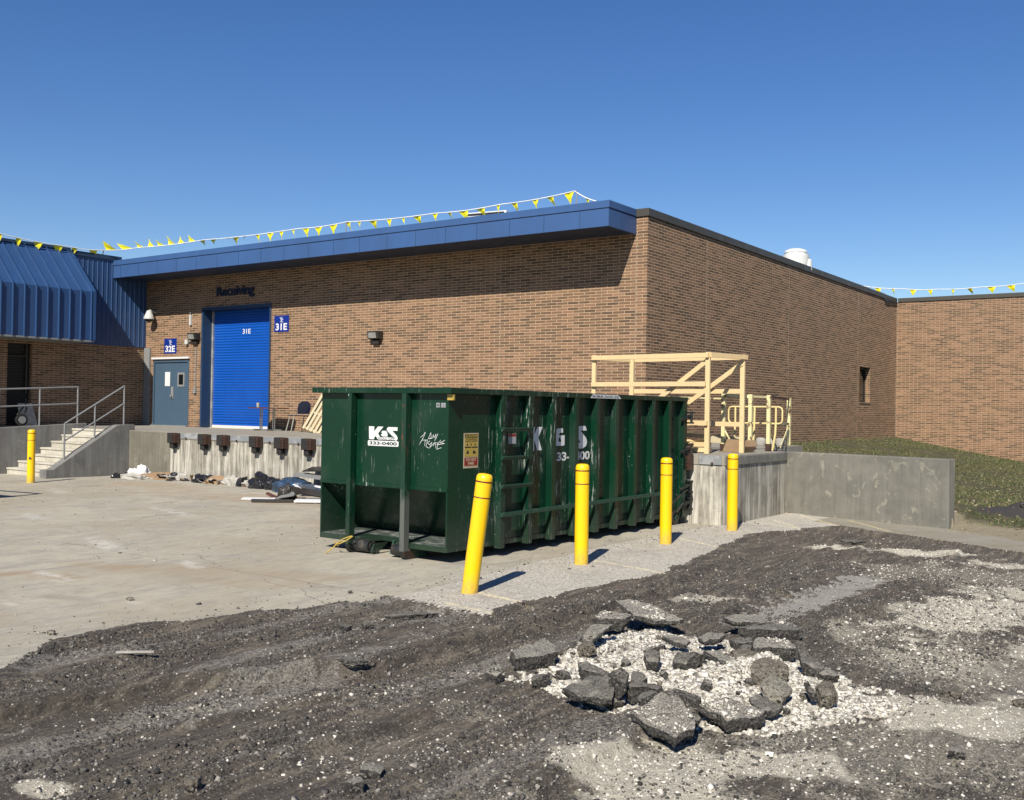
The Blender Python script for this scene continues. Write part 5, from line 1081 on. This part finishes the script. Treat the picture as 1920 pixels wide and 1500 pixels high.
for mt_, lb_, h_, pts in OUT:                              # gravel lying on the dusty slabs
    if mt_ != 'slab_speck': continue
    A3 = np.array(pts); co_, *_ = np.linalg.lstsq(np.c_[A3[:, :2], np.ones(len(A3))], A3[:, 2], rcond=None)
    area = (np.ptp(A3[:, 0]))*(np.ptp(A3[:, 1])); n_ = int(area*(5200 if 'broad' in lb_ or 'back' in lb_ else 2200)); x_ = rng.uniform(A3[:, 0].min(), A3[:, 0].max(), n_); y_ = rng.uniform(A3[:, 1].min(), A3[:, 1].max(), n_)
    cc = A3[:, :2].mean(0); k_ = poly_mask(cc[0]+(x_-cc[0])*1.1, cc[1]+(y_-cc[1])*1.1, [tuple(p[:2]) for p in pts]) & (fbm(x_, y_, 7, 2, 91) > .42); gx.append(x_[k_]); gy.append(y_[k_]); gz.append(x_[k_]*co_[0]+y_[k_]*co_[1]+co_[2])
gx, gy, gz = map(np.concatenate, (gx, gy, gz)); stones('slab_gravel', gx, gy, rng.gamma(2, .0035, len(gx))+.004, MAT['limestone'], 'white gravel lying on top of the tilted asphalt slabs', zs=gz+.001)
for k in range(85):      # small lumps, nothing tells them apart
    while True:
        x, y = random.uniform(5.8, 8.3), random.uniform(-13.5, -10.8)
        if poly_mask(np.array([x]), np.array([y]), PILE)[0]: break
    s = random.choice([.025, .03, .035, .04, .05, .06, .08, .11])*random.uniform(.8, 1.15); chunk(x, y, s*1.3, s, s*.7, random.uniform(0, 360), random.uniform(-20, 20), random.uniform(-20, 20), random.choice(['slab_dark', 'slab_dark', 'slab_speck', 'slab_grey', 'stone_tan']),
        'small asphalt or stone lump lying loose in the white gravel of the pile', 'rubble_lump', 'rubble', 'small lumps in the pile gravel', .35)
for (x, y, a, b, h, rz, mt, lab) in [(6.47,-14.98,.16,.11,.06,35,'slab_grey','upper of two grey lumps lying together at the bottom of the picture'),(6.56,-15.18,.14,.10,.07,30,'slab_grey','lower of two grey lumps lying together at the bottom of the picture'),
    (6.00,-15.68,.12,.07,.07,80,'stone_tan','tan split stone on the dark dirt at the bottom left'),(4.97,-13.60,.24,.12,.05,30,'slab_dark','flat dark asphalt flake on the wheel rut edge left of the pile'),(3.98,-12.66,.22,.10,.05,-20,'slab_dark','cracked asphalt flake near the concrete edge'),
    (4.12,-12.55,.13,.09,.05,20,'slab_dark','small dark lump beside the cracked flake near the concrete edge'),(4.10,-11.95,.45,.14,.05,55,'slab_dark','long torn asphalt lip at the corner of the old paving'),
    (8.45,-11.62,.14,.10,.05,10,'stone_tan','small brown stone on the pale dusty patch at the right'),(8.85,-11.55,.12,.09,.05,60,'stone_tan','second brown stone further right on the dusty patch'),
    (8.75,-12.9,.10,.08,.05,40,'slab_grey','pair of pebbles piece at the lower right edge'),(2.62,-14.42,.08,.05,.04,10,'stone_pale','white pebble lying on the concrete near the torn edge'),(1.86,-13.24,.07,.05,.035,30,'stone_pale','small white pebble in the middle of the concrete'),
    (3.10,-11.70,.05,.04,.03,0,'slab_dark','tiny black lump on the concrete in front of the leaning bollard'),(5.55,-4.15,.5,.22,.05,20,'slab_dark','dark torn asphalt heap near the dock end paving'),(7.55,.75,.9,.6,.16,25,'slab_dark','dark torn asphalt slab thrown on the grass at the right'),
    (7.15,.35,.35,.25,.10,10,'slab_dark','smaller asphalt lump beside the slab on the grass')]:
    chunk(x, y, a, b, h, rz, random.uniform(-5, 5), random.uniform(-5, 5), mt, lab, name='stone' if 'stone' in mt else 'asphalt_chunk', group=None, lift=.35)
t = thing('white_stick', 'thin white lath lying at the edge of the dark rubble at the left', 'debris', (3.63, -14.38, zat(3.63, -14.38)+.03), R(42)); MB().box(-.13, .13, -.012, .012, 0, .012).build('lath', 'offwhite', t)

# ------------------------------------------------------------ table, cup, chair, pallets on the dock
t = thing('small_table', 'round edged brown table on two chrome pedestals before the roll up door edge', 'table', (-10.85, -.62, HD))
m = MB(); m.prism([(-.50, -.28, .585), (.42, -.28, .585), (.52, -.18, .585), (.52, .22, .585), (.42, .30, .585), (-.42, .30, .585), (-.52, .2, .585)], (0, 0, .028)); m.build('table_top', 'tabletop', t, .004)
for x in (-.30, .20):
    m = MB(); m.tube([(x-.035, 0, .04), (x-.035, 0, .58)], .018, 10); m.tube([(x+.035, 0, .04), (x+.035, 0, .58)], .018, 10); m.beam((x-.20, -.1, .02), (x+.22, .08, .02), .035, .035); m.beam((x-.0, -.22, .02), (x+.0, .22, .02), .035, .035); m.build('pedestal', 'chrome', t)
t = thing('paper_cup', 'small pale cup standing on the brown table', 'cup', (-11.28, -.62, HD+.613)); MB().lathe([(.035, 0), (.048, .12), (.04, .122)], 16).build('cup_body', 'offwhite', t, 0, True)
t = thing('school_chair', 'navy plastic chair with pale legs beside the leaning pallets', 'chair', (-9.52, -.78, HD), R(-15))
m = MB(); m.prism([(-.20, -.20, .42), (.20, -.20, .42), (.22, .20, .40), (-.20, .20, .40)], (0, 0, .02)); m.prism([(-.22, -.06, .40), (-.20, -.06, .42), (-.38, -.06, .43), (-.38, -.06, .41)], (0, .1, 0)); m.build('seat', 'chairblue', t, .008)
P_ = []; m = MB()
for s in (0, .03): P_.append([(.20+s, -.14, .47), (.22+s, .14, .47), (.26+s, .18, .60), (.28+s, .16, .72), (.29+s, .08, .79), (.285+s, -.08, .79), (.27+s, -.16, .72), (.24+s, -.18, .60)])
m.add(P_[0]+P_[1], [tuple(range(8)), tuple(range(15, 7, -1))]+[(i, (i+1) % 8, 8+(i+1) % 8, 8+i) for i in range(8)]); m.build('backrest', 'chairblue', t, .006)
for p, q in (((-.10, -.2, .41), (-.28, -.22, 0)), ((.12, -.2, .41), (.02, -.23, 0)), ((.10, .2, .41), (.26, .22, 0)), ((-.1, .2, .41), (-.26, .22, 0))): MB().tube([p, q], .016, 8).build('leg', 'offwhite', t, 0, True)
m = MB(); m.tube([(-.1, -.2, .41), (.2, -.18, .43), (.26, -.15, .62)], .012, 8); m.tube([(-.1, .2, .41), (.2, .18, .43), (.26, .15, .62)], .012, 8); m.build('frame_tube', 'chrome', t)
def pallet(x, y, rz, label, lean=20):
    t = thing('wooden_pallet', label, 'pallet', (x, y, HD+.01), 0, 'pallets leaning on the brick wall'); t.rotation_euler = (R(-lean), 0, R(rz))
    for k in range(7): MB().box(-.45+.145*k, -.45+.145*k+.085, 0, .018, 0, 1.0).build('deck_board', 'pine_pale', t, .002)
    for z in (.02, .46, .90): MB().box(-.45, .505, .019, .09, z, z+.05).build('stringer', 'pine_pale', t, .002)
    m = MB()
    for k in range(3): m.box(-.45+.40*k, -.45+.40*k+.1, .091, .108, 0, 1.0)
    m.split('back_board', 'pine_pale', t); return t
pallet(-8.78, -.98, -4, 'pale slatted pallet leaning back on the brick behind the dumpster', 24).rotation_euler = (R(-26), R(14), R(-3))
# things in the recess behind the ramp railing
t = thing('hand_truck', 'dark wheeled hand truck standing in the shaded recess', 'hand truck', (-16.75, -4.12, HD), 0)
w_ = MB().tube([(0, 0, .17), (.06, 0, .17)], .16, 24).build('wheel', 'tyre', t, 0, True); MB().tube([(.061, 0, .17), (.075, 0, .17)], .10, 20).build('hub', 'sill', w_)
m = MB(); m.tube([(.03, 0, .17), (.0, .15, .45), (0, .12, .75)], .02, 8); m.tube([(.03, -.12, .30), (.0, .12, .60)], .02, 8); m.build('frame', 'bronze', t)
t = thing('leaning_board', 'greyish white board leaning inside the shaded recess', 'board', (-16.9, -3.85, HD)); MB().prism([(0, -.22, 0), (0, .28, 0), (-.10, .15, .62), (-.10, -.24, .62)], (.03, 0, 0)).build('board_panel', 'offwhite', t, .005)

# ------------------------------------------------------------ litter along the dock wall
def crumple(name, x, y, w_, d_, h_, mat, label, cat, seed, group=None, spike=.55, rz=0):
    bm = bmesh.new(); bmesh.ops.create_icosphere(bm, subdivisions=4, radius=1); sd3 = Vector((seed*2.3, seed*.7, seed*1.9))
    for v in bm.verts:
        p = v.co.copy(); n_ = mnoise.noise(p*1.7+sd3)*spike+abs(mnoise.noise(p*3.9+sd3))*spike*.8-abs(mnoise.noise(p*8+sd3))*spike*.35
        v.co = Vector((p.x*w_/2, p.y*d_/2, max(p.z, -.15)*h_))*(1+n_)
    me = bpy.data.meshes.new(name); bm.to_mesh(me); bm.free(); me.materials.append(MAT[mat]); o = bpy.data.objects.new(name, me); C.objects.link(o)
    o.location = (x, y, zat(x, y)+h_*.1); o.rotation_euler = (0, 0, R(rz)); return tag(o, label, cat, group)
crumple('plastic_sheet', -11.30, -4.15, .75, .35, .20, 'letter_white', 'crumpled white plastic heap at the foot of the dock wall near the cheek wall', 'litter', 3)
crumple('rubbish_bag', -11.55, -4.62, .25, .2, .10, 'bag', 'small black scrap at the left tip of the litter row', 'litter', 4)
crumple('paper_scrap', -10.95, -4.55, .65, .22, .11, 'offwhite', 'long off-white torn paper in front of the cardboard', 'litter', 5, rz=25)
crumple('rubbish_bag', -10.15, -4.05, .35, .2, .12, 'black', 'dark scrap behind the right end of the cardboard', 'litter', 6)
crumple('paper_scrap', -9.85, -4.05, .35, .2, .13, 'offwhite', 'grey white paper tangle right of the cardboard', 'litter', 7)
crumple('rubbish_bag', -9.05, -4.05, .60, .28, .17, 'bag', 'black bag left of the tan cardboard scrap', 'litter', 8)
crumple('paper_scrap', -8.05, -4.05, .45, .25, .15, 'offwhite', 'white and grey paper tangle between the black bags', 'litter', 9)
crumple('rubbish_bag', -7.68, -4.08, .30, .25, .16, 'bag', 'small round black bag between the paper tangles', 'litter', 10)
crumple('paper_scrap', -7.42, -4.12, .35, .25, .13, 'offwhite', 'pale crumpled wrapper left of the big black bags', 'litter', 11)
crumple('rubbish_bag', -6.95, -4.15, .75, .38, .22, 'bag', 'largest shiny black bag at the foot of the dock wall', 'litter', 12)
crumple('rubbish_bag', -6.50, -4.2, .5, .35, .18, 'bag', 'black bag just left of the blue grey sheet', 'litter', 13)
crumple('plastic_sheet', -5.75, -4.35, .95, .50, .26, 'bluebag', 'smooth blue grey plastic sheet bulging near the dumpster', 'litter', 14, spike=.25, rz=20)
def flat(name, x, y, pts, h, mat, label, rz=0, tilt=(0, 0), z=0):
    o = MB().prism([(p[0], p[1], 0) for p in pts], (0, 0, h)).build(name, mat); o.location = (x, y, zat(x, y)+.01+z); o.rotation_euler = (R(tilt[0]), R(tilt[1]), R(rz)); return tag(o, label, 'litter')
flat('cardboard_sheet', -10.55, -4.15, [(-.45,-.2),(.25,-.22),(.42,.05),(.30,.22),(-.2,.2),(-.5,.1)], .012, 'card', 'flat brown cardboard sheet on the litter row', 30, (22, 0), .05)
flat('cardboard_sheet', -8.55, -4.1, [(-.25,-.15),(.22,-.18),(.26,.1),(0,.2),(-.2,.12)], .012, 'card', 'smaller tan cardboard scrap between black bags', 20, (30, 5), .06)
for k in range(120):
    x = random.uniform(-11.9, -6.2); y = -3.95-abs(random.gauss(0, .18)); s = random.uniform(.03, .13)
    o = flat('litter_scrap', x, y, [(-s, -s*.5), (s*.7, -s*.6), (s, s*.3), (-s*.3, s*.6)], .006, random.choice(['offwhite', 'offwhite', 'card', 'black', 'bag', 'bronze', 'letter_white']), 'small flat scrap in the litter row below the dock wall', random.uniform(0, 360), (random.uniform(-45, 45), random.uniform(-45, 45)), random.uniform(.01, .09)); o['group'] = 'small scraps below the dock wall'
for (x, y, l_, w_, h, rz, tl, mt, lab, z) in [(-4.95,-5.95,.62,.16,.02,36,(4,0),'letter_white','long white strip at the left of the broken board pile',0),(-4.35,-6.15,.75,.10,.05,38,(0,0),'bronze','dark brown plank at the front of the broken board pile',0),
    (-3.75,-5.75,.6,.2,.03,36,(5,0),'letter_white','white board lying at the front right of the board pile',.02),(-5.05,-5.55,.35,.06,.04,-10,(0,10),'tabletop','reddish brown stick at the back left of the board pile',.02),(-4.75,-5.35,.45,.10,.03,50,(8,-8),'bronze','dark stick behind the white strip of the board pile',.05),
    (-4.55,-5.55,.4,.3,.02,10,(14,-10),'sill','grey panel in the middle of the board pile',.08),(-4.15,-5.35,.75,.5,.02,60,(10,10),'black','large black panel at the back of the board pile',.12),(-4.35,-5.45,.55,.05,.03,-20,(0,14),'letter_white','thin white batten crossing the board pile',.16),
    (-3.75,-5.25,.8,.05,.03,5,(0,6),'letter_white','white trim strip lying on the black panel',.20),(-3.4,-5.2,.7,.5,.02,40,(0,20),'letter_white','bright white board against the dumpster corner',.08),(-4.7,-4.55,1.0,.5,.03,30,(5,3),'bluebag','slate sheet behind the board pile',.12),
    (-5.1,-4.15,1.3,.3,.03,12,(8,4),'sill','long grey metal sheet near the dock wall',.30),(-5.0,-4.0,1.3,.35,.02,8,(12,-3),'black','black rimmed sheet propped above the grey metal sheet',.48)]:
    flat('scrap_board', x, y, [(-l_/2, -w_/2), (l_/2, -w_/2), (l_/2, w_/2), (-l_/2, w_/2)], h, mt, lab, rz, tl, z)
crumple('sack', -4.75, -5.45, .38, .3, .22, 'bronze', 'dark olive sack sitting in the broken board pile', 'litter', 15, spike=.3)
# guessed trailer, added out of view on the left to cast shadow into frame
t = thing('shadow_trailer', 'guessed low steel trailer with slatted side rails, added unseen left of the yard to cast a shadow', 'trailer', (-9.12, -10.40, 0), R(8))
MB().box(-1.0, 1.0, -1.6, 1.0, .45, .6).build('deck', 'steel_dark', t)
m = MB()
for x in (-.95, .95):
    m.box(x-.03, x+.03, -1.6, 1.0, 1.10, 1.16)
    for y in (-1.55, -.9, -.25, .4, .95): m.box(x-.025, x+.025, y-.025, y+.025, .6, 1.1)
m.box(-.92, .92, .94, 1.0, 1.10, 1.16); m.box(-.92, .92, -1.6, .2, .6, 1.0); m.split('side_rail', 'steel_dark', t)
for x in (-1.1, 1.1): MB().tube([(x-.09, -.3, .33), (x+.09, -.3, .33)], .33, 24).build('wheel', 'tyre', t, 0, True)
